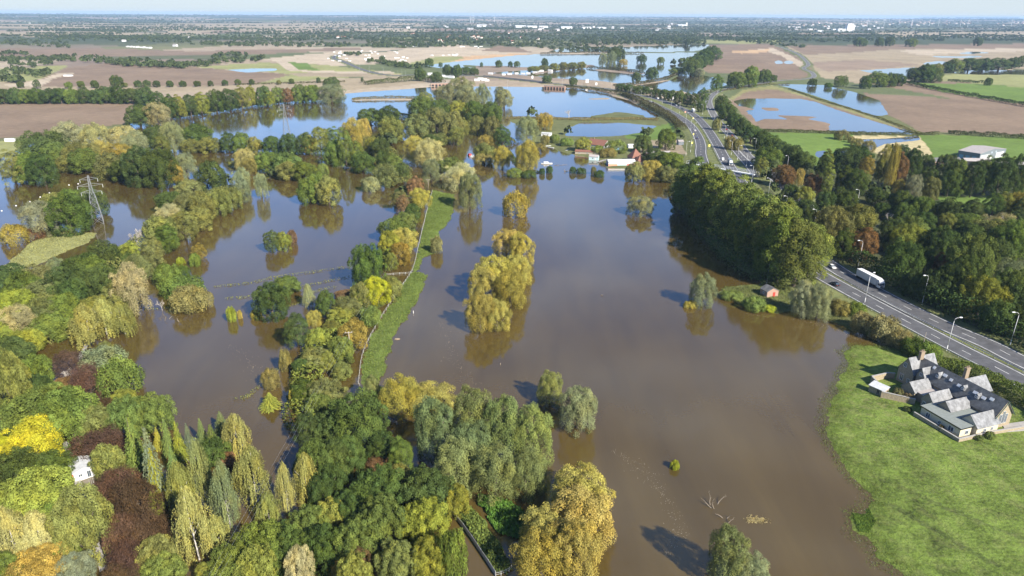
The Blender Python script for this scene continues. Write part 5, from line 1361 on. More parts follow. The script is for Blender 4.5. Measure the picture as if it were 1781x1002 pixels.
def make_lorry(label, Lt=13.4, cabm=WHITE, boxm=WHITE, name='lorry', cat='lorry'):
    """articulated lorry facing +x, origin at the cab front on the road"""
    o = empty(name, (0, 0, 0)); tag(o, label, cat)
    m = MB(); m.box(-1.9-Lt, -1.27, 1.15, -2.3, 1.27, 4.05); tr = m.build('trailer', boxm, o)
    m = MB(); m.box(-1.95-Lt, -1.285, 1.0, -2.25, 1.285, 1.14); m.box(-1.94-Lt, -1.29, 3.98, -1.90-Lt, 1.29, 4.07); m.build('trailer_rail', GALV, tr)
    m = MB()
    m.prism([(-2.0, .55), (-.05, .55), (0, 1.5), (-.22, 2.7), (-.35, 2.95), (-2.0, 3.1)], 'y', -1.22, 1.22); cb = m.build('cab', cabm, o)
    m = MB(); m.prism([(-2.0, 3.12), (-.55, 3.0), (-.75, 3.75), (-2.0, 3.95)], 'y', -1.15, 1.15); m.build('wind_deflector', cabm, cb)
    m = MB(); m.prism([(.012, 1.62), (.03, 1.62), (-.18, 2.68), (-.20, 2.68)], 'y', -1.08, 1.08); m.build('windscreen', GLASS, cb)
    for s in (-1, 1):
        m = MB(); m.box(-1.3, s*1.235-.012, 1.7, -.45, s*1.235+.012, 2.5); m.build('side_window', GLASS, cb)
        m = MB(); m.box(-.02, s*1.42-.12, 1.75, .12, s*1.42+.12, 2.55); m.build('mirror', BLACKP, cb)
        m = MB(); m.box(-.04, s*.85-.22, .75, .06, s*.85+.22, 1.0); m.build('headlight', GALV, cb)
    m = MB(); m.box(.008, -.75, .8, .07, .75, 1.45); m.build('grille', BLACKP, cb)
    m = MB(); m.box(-1.6-Lt, -.5, .75, -2.0, .5, 1.0); m.build('chassis', DARKIN, o)
    for x in (-1.0, -3.4, -Lt+1.4, -Lt+.1, -Lt-1.2):
        for s in (-1, 1):
            m = MB(); wheel(m, x, s*1.0, .5, .42); m.build('wheel', RUBBER, o)
    return o
def on_road(o, k, u, v, flip=False, side=0.0):
    l = road_line[k]; p = P(u, v, ROAD_Z)
    i = int(np.argmin(np.hypot(l[:, 0]-p.x, l[:, 1]-p.y))); i = min(max(i, 1), len(l)-2)
    t = l[i+1]-l[i-1]; t = t/np.linalg.norm(t)
    if flip: t = -t
    o.location = (p.x+t[1]*side, p.y-t[0]*side, ROAD_Z+.03); o.rotation_euler.z = math.atan2(t[1], t[0])
    return o
on_road(make_lorry('long white articulated lorry passing the dark roadside wood'), 'far', 1533, 503.5, True)
on_road(make_car('parked_car', BLACKP, 'black car driving away on the carriageway beside the shore', 'car'), 'near', 1452, 496)
bpy.data.objects['parked_car'].name = 'car'
WH = make_car('car', WHITE, 'white car following behind the long white lorry', 'car'); on_road(WH, 'far', 1447, 466, True)
on_road(make_lorry('white-fronted lorry about to pass under the footbridge', 9, WHITE, GREYSTEEL), 'far', 1271, 289, True)
on_road(make_lorry('smaller white box lorry before the bend beyond the dark tree line', 6.5, WHITE, WHITE), 'far', 1207, 196, True)
SILVER = mat('silver_paint', (.45,.47,.50), .3, metal=.3, var=.05); CARRED = mat('red_car_paint', (.25,.03,.03), .3, var=.05); CARBLUE = mat('dark_blue_car_paint', (.03,.05,.12), .3, var=.05)
van = make_car('van', WHITE, 'white van beside the lorry at the footbridge', 'van', van=True); on_road(van, 'far', 1257, 279, True)
blk = bpy.data.objects['car']
def car_copy(src, label, k, u, v, flip=False, paint=None):
    c = copy_tree(src); c['label'] = label; on_road(c, k, u, v, flip)
    if paint:
        for ch in c.children:
            if ch.name.split('.')[0] in ('body', 'roof'):
                ch.data = ch.data.copy(); ch.data.materials[0] = paint
    return c
car_copy(blk, 'dark blue car on the curving carriageway nearest the cottages', 'near', 1212, 241, paint=CARBLUE)
car_copy(blk, 'first dark car behind the box lorry after the curve', 'far', 1214, 205, True)
car_copy(blk, 'second dark car on the curve below the box lorry', 'far', 1221, 205.5, True, CARBLUE)
car_copy(blk, 'maroon car in front on the slip road', 'slip', 1273, 237, paint=CARRED)
car_copy(blk, 'red car behind the maroon car on the slip road', 'slip', 1263, 226, paint=CARRED)
car_copy(van, 'white van on the far stretch of the main road', 'far', 1144, 172.5, True)
car_copy(blk, 'dark car ahead of the far white van', 'far', 1126, 168, True)
car_copy(blk, 'dark car directly before the box lorry', 'far', 1187, 190, True)
car_copy(WH, 'silver car between the box lorry and the far white van', 'far', 1176, 184, True, SILVER)
car_copy(WH, 'white car beside the dark blue car on the curving carriageway', 'near', 1209, 228)
car_copy(blk, 'black car at the top of the curving carriageway', 'near', 1136, 179)

# ------------------------------------------------------------------ street lamps
def make_lamp():
    o = empty('street_lamp', (0, 0, 0))
    m = MB(); m.tube([(0, 0, -1.2), (0, 0, 2.0)], .13, 8); m.tube([(0, 0, 2.0), (0, 0, 10.6)], [.09, .065], 8); m.build('column', LAMPGREY, o, True)
    m = MB(); m.tube([(0, 0, 10.6), (.12, 0, 11.2), (.55, 0, 11.55), (1.5, 0, 11.7)], [.065, .06, .05, .045], 6); a = m.build('arm', LAMPGREY, o, True)
    m = MB(); m.loft([[(1.4, -.13, 11.66), (1.4, .13, 11.66), (1.4, .13, 11.84), (1.4, -.13, 11.84)], [(1.8, -.20, 11.62), (1.8, .20, 11.62), (1.8, .17, 11.92), (1.8, -.17, 11.92)], [(2.4, -.15, 11.66), (2.4, .15, 11.66), (2.4, .12, 11.84), (2.4, -.12, 11.84)]])
    m.build('lantern', WHITE, o)
    return o
LAMP = make_lamp(); nl = 0
def lamp(u, v, label, h=1.0):
    global nl
    o = LAMP if nl == 0 else copy_tree(LAMP); nl += 1
    p = P(u, v, 1.5); best = None
    for l in road_line.values():
        d = np.hypot(l[:, 0]-p.x, l[:, 1]-p.y); i = int(np.argmin(d))
        if best is None or d[i] < best[0]: best = (d[i], l[i])
    q = best[1]; o.location = (p.x, p.y, gz(p.x, p.y)); o.rotation_euler.z = math.atan2(q[1]-p.y, q[0]-p.x); o.scale = (h, h, h)
    tag(o, label, 'street lamp', 'street lamps along the dual carriageway')
for u, v, s in ((1645.5,612,'pale street lamp above the hedge of the stone house'), (1503.5,528,'pale street lamp in front of the long white lorry'), (1603,531,'pale street lamp against the dark wood beyond the lorry'), (1756,602,'pale street lamp against the wood at the end of the dark trees'), (1492.5,464,'pale street lamp rising behind the long white lorry')): lamp(u, v, s, 1.08)
for i, (u, v) in enumerate(((1336,341),(1364.5,376),(1415,400),(1368,298),(1307,318),(1489.5,362))): lamp(u, v, f'street lamp half hidden in the roadside wood, {ORD[i] or "first"} from the footbridge')
far_l = sorted([(98,215),(205,248),(298,218),(310,283),(443,248),(422,302),(513,357),(553,288),(598,402),(663,505),(674,312),(713,575),(770,372),(835,412),(887,458),(950,512),(1010,590),(1060,655),(1075,718),(1128,830),(1192,880),(1282,955),(742,625),(665,830),(712,800),(1370,800),(980,260),(885,280)], key=lambda q: -q[1])
for i, (x, y) in enumerate(far_l): lamp(1080+x*K6, 130+y*K6, f'slim street lamp along the curving road, {ORD[i] or "first"} back from the footbridge')
for i, (x, y) in enumerate(((485,535),(1047,525),(1250,520),(1383,530),(1550,560),(1760,610))): lamp(800+x*K6, 60+y*K6, f'far street lamp on the causeway, {ORD[i] or "first"} from the flyover')
for i, (x, y) in enumerate(((622,370),(722,390),(868,400),(945,430),(1017,440),(1057,430),(1093,440),(1305,490),(1490,500),(1680,420))): lamp(520+x*K6, 60+y*K6, f'far street lamp beyond the flyover, {ORD[i] or "first"} from the roadworks')
# pale mast by the hut
c = P(1334, 490, 1); m = MB(); m.tube([(0, 0, -1), (0, 0, 9.5)], [.10, .06], 8); mast = m.build('mast', LAMPGREY, loc=(c.x, c.y, .5), smooth=True); tag(mast, 'slim pale mast standing behind the brick hut', 'mast')
m = MB(); m.box(-.25, -.12, 8.2, .45, .12, 8.6); m.build('bracket', LAMPGREY, mast)
c = P(1603, 622, 1); m = MB(); m.tube([(0, 0, -1), (0, 0, 9)], [.13, .10], 7); mm_ = m.build('telegraph_pole', POLE, loc=(P(1601,618,1).x, P(1601,618,1).y, .8), smooth=True); tag(mm_, 'brown telegraph pole in the bank hedge above the stone house', 'telegraph pole')

# ------------------------------------------------------------------ crash barriers
def barrier(k, off, u0, u1, label):
    l = road_line[k]; px = [i for i in range(len(l)) if u0 <= project(l[i])[0] <= u1]
    q = offset_line(l, off)[min(px):max(px)]
    z = ROAD_Z
    m = MB()
    for a, b in zip(q[:-1], q[1:]):
        d = b-a; d = d/np.linalg.norm(d); n = np.array([-d[1], d[0]])*.04
        m.loft([[(a[0]-n[0], a[1]-n[1], z+.42), (a[0]+n[0], a[1]+n[1], z+.42), (a[0]+n[0], a[1]+n[1], z+.76), (a[0]-n[0], a[1]-n[1], z+.76)], [(b[0]-n[0], b[1]-n[1], z+.42), (b[0]+n[0], b[1]+n[1], z+.42), (b[0]+n[0], b[1]+n[1], z+.76), (b[0]-n[0], b[1]-n[1], z+.76)]])
    o = m.build('crash_barrier', GALV); tag(o, label, 'crash barrier')
    m = MB()
    for a in q[::1]: m.box(a[0]-.06, a[1]-.06, z-.6, a[0]+.06, a[1]+.06, z+.6)
    p = m.build('support_posts', GALV, o); p['kind'] = 'stuff'
def project(p, z=2.0):
    q = CM.to_3x3().transposed() @ Vector((p[0], p[1], z-H_CAM))
    return 890.5-q.x/q.z*F_PX, 501+q.y/q.z*F_PX
barrier('near', 5.6, 1400, 1830, 'steel crash barrier along the grassy central reservation by the lorry')
barrier('near', -5.6, 1480, 1830, 'steel crash barrier on the verge above the stone house hedge')
barrier('far', -5.4, 1180, 1285, 'steel crash barrier between the two curving carriageways')

# ------------------------------------------------------------------ pylons and poles
def make_pylon(label, H=30.0):
    o = empty('pylon', (0, 0, 0)); tag(o, label, 'pylon', 'electricity pylons')
    def hw(z): return 3.2*(1-z/H*1.0)**1.0*.82+.45 if z < H*.62 else .75*(1-(z-H*.62)/(H*.42))+.25
    lv = [0, 5, 9.5, 13.5, 17, 20, 22.6, 25, 27.5, H]
    m = MB()
    for sx in (-1, 1):
        for sy in (-1, 1): m.tube([(sx*hw(z), sy*hw(z), z-(1 if z == 0 else 0)) for z in lv], .15, 4)
    m.build('leg_frame', PYLON, o)
    m = MB()
    for a, b in zip(lv[:-1], lv[1:]):
        for s in (-1, 1):
            for ax in (0, 1):
                def q(t, z): return (t*hw(z), s*hw(z), z) if ax == 0 else (s*hw(z), t*hw(z), z)
                m.tube([q(-1, a), q(1, b)], .075, 3); m.tube([q(1, a), q(-1, b)], .075, 3); m.tube([q(-1, b), q(1, b)], .075, 3)
    m.build('bracing', PYLON, o)
    for z, w in ((19.5, 5.4), (23.6, 6.6), (27.4, 4.6)):
        m = MB(); h = hw(z)
        for s in (-1, 1):
            for sy in (-1, 1):
                m.tube([(s*h, sy*h, z), (s*w, 0, z+.5)], .06, 3); m.tube([(s*h*.9, sy*h*.9, z+1.7), (s*w, 0, z+.6)], .06, 3)
            m.tube([(s*(h+w)*.5, -h*.5, z+.25), (s*(h+w)*.5, h*.5, z+.25)], .06, 3)
        a = m.build('cross_arm', PYLON, o)
        for s in (-1, 1):
            m = MB(); m.tube([(s*w, 0, z+.45), (s*w, 0, z-1.5)], .12, 5); m.build('insulator', OFFWHITE, a)
    return o
p1 = make_pylon('lattice pylon standing by the grassy island among trees'); c = P(171, 388, .2)
def h_of(u, vb, vt):
    c = P(u, vb, .2)
    return next(z*.25 for z in range(8, 400) if project((c.x, c.y), z*.25)[1] < vt)
p1.location = (c.x, c.y, -.2); p1.rotation_euler.z = .5; s = h_of(171, 388, 305)/30; p1.scale = (s, s, s)
p2 = copy_tree(p1); p2['label'] = 'distant lattice pylon in the upper lake'; c = P(499, 234, 0); s = h_of(499, 234, 181)/30; p2.location = (c.x, c.y, -.2); p2.scale = (s, s, s)
def make_pole(u, v, vt, label):
    c = P(u, v, .5); h = h_of(u, v, vt)
    o = empty('utility_pole', (c.x, c.y, max(gz(c.x, c.y), -.2)-.2), .2); tag(o, label, 'utility pole', 'wooden utility poles')
    m = MB(); m.tube([(0, 0, -.5), (0, 0, h)], [.17, .12], 8); m.build('pole', WOODM, o, True)
    m = MB(); m.box(-1.25, -.1, h-.35, 1.25, .1, h-.18); a = m.build('crossarm', WOODM, o)
    for x in (-1.1, 0, 1.1): m = MB(); m.tube([(x, 0, h-.18), (x, 0, h+.12)], [.08, .05], 6); m.build('insulator', OFFWHITE, a)
    return Vector((c.x, c.y, h))
t1 = make_pole(716.5, 432, 403, 'weathered pole with a crossbar beside the fence bend')
t2 = make_pole(609.5, 614, 576, 'weathered pole with a crossbar amid golden leaves of the central belt')
t3 = make_pole(745, 325, 311, 'far weathered pole at the top of the white fence')
t4 = P(330, 1075, 9)
for i, off in enumerate((-1.1, 0, 1.1)):
    q = [t3, t1, t2, t4]; pts = []
    for a, b in zip(q[:-1], q[1:]):
        for k in range(8):
            f = k/8; p = a.lerp(b, f); p.z -= 4*f*(1-f)*1.2; pts.append(p+Vector((off, off*.25, 0)))
    pts.append(q[-1]+Vector((off, off*.25, 0)))
    m = MB(); m.tube(pts, .010, 4); w = m.build('power_line', GALV); tag(w, ('left', 'middle', 'right')[i]+' wire of the three strung between the wooden poles', 'power line')

# ------------------------------------------------------------------ fences and boardwalks
def fence(name, pts, label, h=1.25, m0=FENCEM, gap=3.2, rails=(.6, 1.1), sheet=False):
    l = smooth_line([P(u, v, .8) for u, v in pts], gap); z = np.maximum(terrain(l[:, 0], l[:, 1]), -.1)
    o = empty(name, (l[0][0], l[0][1], float(z[0]))); tag(o, label, 'fence')
    inv = Vector(o.location)
    m = MB()
    for i in range(len(l)-1):
        for r in rails: m.tube([Vector((*l[i], z[i]+r))-inv, Vector((*l[i+1], z[i+1]+r))-inv], .04, 4)
    m.build('rail', m0, o)
    if sheet:
        m = MB()
        for i in range(len(l)-1):
            a, b = Vector((*l[i], z[i]))-inv, Vector((*l[i+1], z[i+1]))-inv; n = Vector((-(b-a).y, (b-a).x, 0)).normalized()*.02
            m.loft([[a-n, a+n, a+n+Vector((0,0,h*.85)), a-n+Vector((0,0,h*.85))], [b-n, b+n, b+n+Vector((0,0,h*.85)), b-n+Vector((0,0,h*.85))]])
        m.build('mesh_panel', GALV, o)
    for i in range(0, len(l), 1 if len(l) < 95 else 2):
        p = Vector((*l[i], z[i]))-inv; m = MB(); m.box(p.x-.065, p.y-.065, p.z-.5, p.x+.065, p.y+.065, p.z+h); m.build('post', m0, o)
fence('path_fence', [(752,331),(744,360),(736,392),(727,430),(717,468),(691,508),(660,555),(632,610),(623,664)], 'long white post and rail fence along the flooded path')
fence('path_fence', [(625,668),(640,690),(668,722),(690,735)], 'short shaded fence piece between the white fence and the willows')
fence('reed_fence', [(784,888),(806,915),(836,958),(862,997)], 'grey mesh fence beside the tall reeds', 1.5, GALV, 3.0, (.4, .9, 1.4), True)
fence('path_fence', [(862,998),(880,993),(890,985)], 'end rail closing the lower fence at the reed tip', 1.3)
fence('cross_fence', [(672,476),(695,474),(715,473)], 'low cross fence joining the white fence from the central belt', .9, OFFWHITE, 2.5, (.3, .8))
def boardwalk(pts, label, w=1.4, z=.35):
    l = smooth_line([P(u, v, z) for u, v in pts], .45); o = empty('boardwalk', (l[0][0], l[0][1], 0)); tag(o, label, 'boardwalk')
    inv = Vector(o.location); a, b = offset_line(l, -w/2), offset_line(l, w/2); m = MB()
    g = random.Random(3)
    for i in range(len(l)-1):
        f = .12; q = [a[i]*(1-f)+a[i+1]*f, b[i]*(1-f)+b[i+1]*f, b[i]*f+b[i+1]*(1-f), a[i]*f+a[i+1]*(1-f)]
        dz = g.uniform(-.02, .02)
        m.prism([(p[0]-inv.x, p[1]-inv.y) for p in q], 'z', z-.06+dz, z+dz)
    m.build('deck', CONC, o)
    for e in (a, b):
        for i in range(0, len(l)-1, 7):
            m = MB(); p = e[i]; m.box(p[0]-inv.x-.07, p[1]-inv.y-.07, -.8, p[0]-inv.x+.07, p[1]-inv.y+.07, z+.12)
            m.build('stake', WOODM, o)
boardwalk([(154,594),(146,608),(140,620),(134,634)], 'half sunken plank boardwalk between copper tree and belt')
boardwalk([(113,768),(121,788),(128,812),(134,834),(139,850)], 'narrow plank boardwalk running past the white cabin')
boardwalk([(166,946),(172,962),(177,980),(180,992)], 'lower stretch of plank boardwalk under the copper trees')
for pts, lb in (([(1040,282),(1052,278),(1060,277)], 'wooden jetty between blue-grey shed and boathouse'),): boardwalk(pts, lb, 3.0, .5)

# ------------------------------------------------------------------ boats, floating things, birds
def make_boat(u, v, L_, label, hull, cabin=None, rz=0.0, name='boat', cat='boat'):
    c = P(u, v, 0); o = empty(name, (c.x, c.y, 0), rz); tag(o, label, cat)
    n = 8; m = MB(); W = L_*.17
    rings = []
    for k in range(n+1):
        t = k/n; w = W*(1-(max(0, t-.55)/.45)**2*.92)*(.85+.15*min(1, t*4)); x = (t-.5)*L_; sh = .12*max(0, t-.6)*2
        rings.append([(x, -w, .55+sh), (x, -w*.7, -.2), (x, w*.7, -.2), (x, w, .55+sh)])
    m.loft(rings); h = m.build('hull', hull, o)
    m = MB(); m.box(-L_*.35, -W*.72, .57, L_*.2, W*.72, .62); m.build('deck', OFFWHITE, o)
    if cabin:
        m = MB(); m.prism([(-L_*.3, .63), (L_*.18, .63), (L_*.12, 1.7), (-L_*.28, 1.75)], 'y', -W*.68, W*.68); cb = m.build('cabin', cabin, o)
        for s in (-1, 1):
            m = MB(); m.box(-L_*.2, s*W*.69-.012, 1.1, L_*.05, s*W*.69+.012, 1.5); m.build('window', GLASS, cb)
    else:
        m = MB()
        for x in (-.18, .08): m.box(L_*x, -W*.8, .45, L_*x+.28, W*.8, .56+.1)
        m.build('bench', WOODM, o)
make_boat(328.5, 408, 3.8, 'small white boat moored under the left belt', WHITE, None, .3)
make_boat(603, 292, 4.2, 'small white punt below the row of lake trees', WHITE, None, 2.9)
make_boat(817, 271, 9, 'red cabin boat moored by the willows', RED, RED, 1.9)
make_boat(823, 273.5, 6, 'white motor boat beside the red cabin boat', WHITE, OFFWHITE, .1)
make_boat(952, 254.5, 7, 'white open boat moored by the drowned garden edge', WHITE, None, .2)
make_boat(958, 257.5, 6, 'grey workboat at the drowned garden edge', OFFWHITE, None, 2.6)
make_boat(951, 285, 9, 'white cabin cruiser aground by the fallen trunk', WHITE, WHITE, .15)
make_boat(993, 260, 6, 'blue boat beside the rusty-roofed outbuilding', BLUEP, None, .4)
make_boat(987, 262, 5, 'white dinghy beside the blue boat', WHITE, None, 1.0)
make_boat(330, 770, 3.2, 'blue dinghy half hidden between the conifers', BLUEP, None, .6)
g = random.Random(4)
for i, (u, v) in enumerate(((3,367),(28,358),(52,351),(70,343),(86,336),(136,320),(120,322),(92,312))):
    c = P(u, v, 0); m = MB(); m.tube([(0,0,-.15),(0,0,.15),(0,0,.42)], [.45,.5,.2], 10); b = m.build('buoy', WHITE, loc=(c.x, c.y, 0)); tag(b, f'white marker buoy on the left lake, {ORD[i] or "first"} in the line from the shore edge', 'buoy', 'white buoys on the left lake')
def branchy(u, v, spread, label, name, seed, n=5, up=.6):
    c = P(u, v, 0); gg = random.Random(seed); m = MB()
    for k in range(n):
        p = Vector((gg.uniform(-.4,.4)*spread, gg.uniform(-.6,.6)*spread, -.1)); d = Vector((gg.uniform(-1,1), gg.uniform(-.5,1), up)).normalized(); pts = [p]; r = .16
        for s in range(4):
            p = p+d*spread*.22; d = (d+Vector((gg.uniform(-.6,.6), gg.uniform(-.6,.6), gg.uniform(-.3,.3)))).normalized(); pts.append(p.copy())
            if s > 0: m.tube([p, p+Vector((gg.uniform(-1,1), gg.uniform(-1,1), gg.uniform(0,.8)))*spread*.16], [.05,.015], 4)
        m.tube(pts, [.11,.10,.08,.05,.02], 6)
    o = m.build(name, DRIFT, loc=(c.x, c.y, 0)); tag(o, label, 'dead branches')
branchy(1248, 886, 3.6, 'bare driftwood branches rising from the flood behind the lowest willow', 'drowned_branches', 3, 4)
branchy(1264, 908, 2.4, 'drowned limbs right at the top of the lowest willow', 'drowned_branches', 8, 3)
branchy(292, 556, 2.2, 'small pale drowned snag below the leafless sapling', 'drowned_branches', 5, 2, 1.2)
branchy(307, 562, 2.4, 'forked pale drowned snag beside the small snag', 'drowned_branches', 6, 2, .8)
branchy(1046, 513, 1.5, 'tiny dark snag in the open middle flood', 'drowned_branches', 7, 2, .4)
branchy(980, 288, 9, 'fallen trunk with branches lying in the flood before the cottages', 'fallen_tree', 9, 3, .08)
branchy(985, 298, 5, 'heap of brown driftwood at the foot of the tall willow', 'driftwood_heap', 11, 9, .1)
branchy(895, 278, 6, 'low driftwood line left of the tall willow', 'driftwood_heap', 12, 4, .08)
c = P(1315, 904, 0); gg = np.random.default_rng(2)
q = np.c_[gg.normal(size=(500, 2))*[1.1, .55], np.abs(gg.normal(size=500))*.05]; V, F = leaves(q+np.array([c.x, c.y, .03]), np.c_[gg.normal(size=(500, 2))*.5, np.ones(500)], .42, 2.5, gg)
o = mesh_np('floating_reed_raft', V, F, FOL, {'tint': ('FLOAT', np.repeat(gg.uniform(0, 1, 500), 4))}); o.color = (.30,.25,.12,1); tag(o, 'small tan raft of floating dead reeds in the lower flood', 'reed raft')
c = P(691, 590, 0); m = MB(); m.loft([[(-.9,-.3,-.1),(-.9,.3,-.1),(-.9,.2,.25),(-.9,-.2,.25)],[(0,-.5,-.1),(0,.5,-.1),(0,.3,.35),(0,-.3,.35)],[(1,-.2,-.1),(1,.2,-.1),(1,.1,.2),(1,-.1,.2)]]); o = m.build('floating_log', CHIMB, loc=(c.x, c.y, 0)); tag(o, 'reddish floating log beside the grassy fence bank', 'log')
c = P(719, 545, 0); m = MB(); m.tube([(0,0,-.3),(0,0,1.1)], .14, 7); o = m.build('marker_post', WHITE, loc=(c.x, c.y, 0)); tag(o, 'short white marker post standing in the flood beside the bank', 'post')
c = P(870, 634, 0); m = MB(); m.tube([(0,0,-.3),(.1,0,.5)], .12, 6); o = m.build('drowned_stake', WOODM, loc=(c.x, c.y, 0)); tag(o, 'tiny drowned stake below the golden willow island', 'post')

# ------------------------------------------------------------------ bridges
def deck_run(name, line, w, z0, z1, label, cat, m0, rail=1.0, piers=()):
    o = empty(name, (line[0][0], line[0][1], 0)); tag(o, label, cat); inv = Vector(o.location)
    a, b = offset_line(line, -w/2), offset_line(line, w/2); m = MB()
    m.loft([[(a[i][0]-inv.x, a[i][1]-inv.y, z0), (b[i][0]-inv.x, b[i][1]-inv.y, z0), (b[i][0]-inv.x, b[i][1]-inv.y, z1), (a[i][0]-inv.x, a[i][1]-inv.y, z1)] for i in range(len(line))]); m.build('deck', m0, o)
    return o, a, b, inv
fl = np.array([P(u, v, 2)[:2] for u, v in ((836,132.4),(860,134.6),(880,136.5),(912,140),(940,143))])
o, a, b, inv = deck_run('flyover', smooth_line(fl, 12), 11.5, .9, ROAD_Z-.05, 'concrete flyover carrying the main road over the river', 'bridge', CONC)
for e in (a, b):
    m = MB()
    for i in range(len(e)-1): m.loft([[(e[i][0]-inv.x-.15, e[i][1]-inv.y, 1.9), (e[i][0]-inv.x+.15, e[i][1]-inv.y, 1.9), (e[i][0]-inv.x+.15, e[i][1]-inv.y, 3.2), (e[i][0]-inv.x-.15, e[i][1]-inv.y, 3.2)], [(e[i+1][0]-inv.x-.15, e[i+1][1]-inv.y, 1.9), (e[i+1][0]-inv.x+.15, e[i+1][1]-inv.y, 1.9), (e[i+1][0]-inv.x+.15, e[i+1][1]-inv.y, 3.2), (e[i+1][0]-inv.x-.15, e[i+1][1]-inv.y, 3.2)]])
    m.build('parapet', CONC, o)
for i in range(2, len(a)-1, 4):
    m = MB()
    for e in (a, b): m.box(e[i][0]-inv.x-1, e[i][1]-inv.y-1, -2, e[i][0]-inv.x+1, e[i][1]-inv.y+1, 1)
    m.build('pier', CONC, o)
# footbridge over the carriageways
A, B = P(1196, 283, 6.2), P(1313, 303, 6.2)
fb = empty('footbridge', (A.x, A.y, 6.0), frame_at(A, B)); Lf = (B-A).xy.length; tag(fb, 'white railed footbridge crossing the dual carriageway behind the poplars', 'bridge')
m = MB(); m.box(0, -1.4, -.55, Lf, 1.4, 0); m.build('deck', WHITE, fb)
for s in (-1, 1):
    m = MB(); m.box(0, s*1.4-.06, 1.9, Lf, s*1.4+.06, 2.1); m.box(0, s*1.4-.05, .9, Lf, s*1.4+.05, 1.0)
    n = int(Lf/2.4)
    for k in range(n+1): m.box(k*Lf/n-.09, s*1.4-.07, -.3, k*Lf/n+.09, s*1.4+.07, 1.9)
    m.build('railing', WHITE, fb)
for f in (.02, .52, .98):
    m = MB(); m.tube([(Lf*f, 0, -.55), (Lf*f, 0, -6.5)], .4, 8); m.build('column', CONC, fb)
def arches(u0, v0, u1, v1, n, label, h=4.5):
    A, B = P(u0, v0, 0), P(u1, v1, 0); o = empty('arched_causeway', (A.x, A.y, 0), frame_at(A, B)); Ln = (B-A).xy.length; tag(o, label, 'bridge')
    m = MB(); m.box(0, 0, -1, Ln, 6, h); m.build('wall', BRICK, o); m = MB(); m.box(-.3, -.3, h+.003, Ln+.3, .4, h+.7); m.build('parapet', CONC, o)
    for k in range(n):
        x = Ln*(k+.5)/n; w = Ln/n*.32
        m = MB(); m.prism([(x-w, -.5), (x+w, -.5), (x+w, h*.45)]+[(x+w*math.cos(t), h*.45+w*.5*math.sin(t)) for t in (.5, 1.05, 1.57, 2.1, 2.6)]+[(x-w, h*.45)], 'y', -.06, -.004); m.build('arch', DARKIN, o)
arches(946, 154.0, 982, 155.5, 7, 'pink brick arched causeway by the middle lake')
arches(750, 150.5, 786, 150, 6, 'pink brick arched causeway beside the grey willows near the main road', 5)

# ------------------------------------------------------------------ road signs
def sign(u, v, w, h, top, mm, label):
    c = P(u, v, 1.5); o = empty('road_sign', (c.x, c.y, gz(c.x, c.y)), .25); tag(o, label, 'road sign')
    m = MB(); m.box(-w/2, -.06, top-h, w/2, 0, top); m.build('panel', mm, o)
    m = MB(); m.box(-w/2+.15, -.085, top-h+.15, w/2-.15, -.063, top-h+.3); m.box(-w/2+.15, -.085, top-.3, w/2-.15, -.063, top-.15); m.build('border', GALV, o)
    for s in (-.3, .3): m = MB(); m.tube([(s*w, .08, -.5), (s*w, .08, top)], .07, 6); m.build('post', GALV, o)
sign(1233, 261, 1.60, 2.10, 4.55, YEL, 'yellow road sign on the grass between the two carriageways')
sign(1205.5, 241, 1.10, 1.80, 4.55, YEL, 'upper yellow road sign at the cottage side of the curve')
sign(1203, 255, 1.30, 1.80, 3.85, YEL, 'lower yellow road sign at the cottage side of the curve')
sign(1191.5, 200, 1.60, 1.80, 4.20, CORAL, 'orange road sign in front of the box lorry')
sign(1205, 211, 1.10, 1.80, 3.85, YEL, 'small yellow road sign in the reservation near the box lorry')
sign(1296, 247, 5.0, 5.0, 7.0, WHITE, 'large white sign back beside the slip road hedge')
sign(1171, 177, 2.5, 4.5, 6.5, WHITE, 'white road sign before the dark tree line')
sign(1021, 147, 5, 6, 9, WHITE, 'big white gantry sign on the causeway')
sign(1037, 150, 3.2, 4, 6, WHITE, 'smaller white sign on the causeway')
sign(926, 139, 3, 5, 7.5, WHITE, 'white sign above the flyover parapet')

# ------------------------------------------------------------------ turbines, distant buildings
def make_turbine():
    o = empty('wind_turbine', (0, 0, 0)); m = MB(); m.tube([(0,0,-5),(0,0,80)], [2.6,1.5], 8); m.build('tower', WHITE, o)
    m = MB(); m.box(-1.8,-3,79,1.8,4,82.5); m.build('nacelle', WHITE, o)
    for k in range(3):
        a = k*2.094; d = Vector((math.sin(a), 0, math.cos(a))); c = Vector((0,-3.4,81))
        m = MB(); m.tube([c, c+d*10, c+d*40], [1.3,1.6,.35], 5); m.build('blade', WHITE, o)
    return o
TB = make_turbine(); first_t = True
for i, (u, v) in enumerate(((1509,33),(1538,34.5),(1564,35),(1586,35),(1617,35),(1633,35.5),(1671,35.5),(1684,35),(1760,34),(818,28),(823,28),(860,29))):
    d = ray(u, 40); d = d/math.hypot(d.x, d.y); D = 8800+400*(i % 3); x, y = d.x*D, d.y*D
    o = TB if first_t else copy_tree(TB); first_t = False
    o.location = (x, y, gz(x, y)); o.rotation_euler.z = .3*i; o.scale = (.82, .82, .82)
    for ch in o.children:
        if ch.name.startswith('blade') or ch.name.startswith('nacelle'): pass
    tag(o, (f'white wind turbine on the right horizon, {ORD[i] or "first"} from the white factory' if i < 9 else f'white wind turbine on the middle horizon, {("first","second","third")[i-9]} of three'), 'wind turbine', 'wind turbines on the horizon')

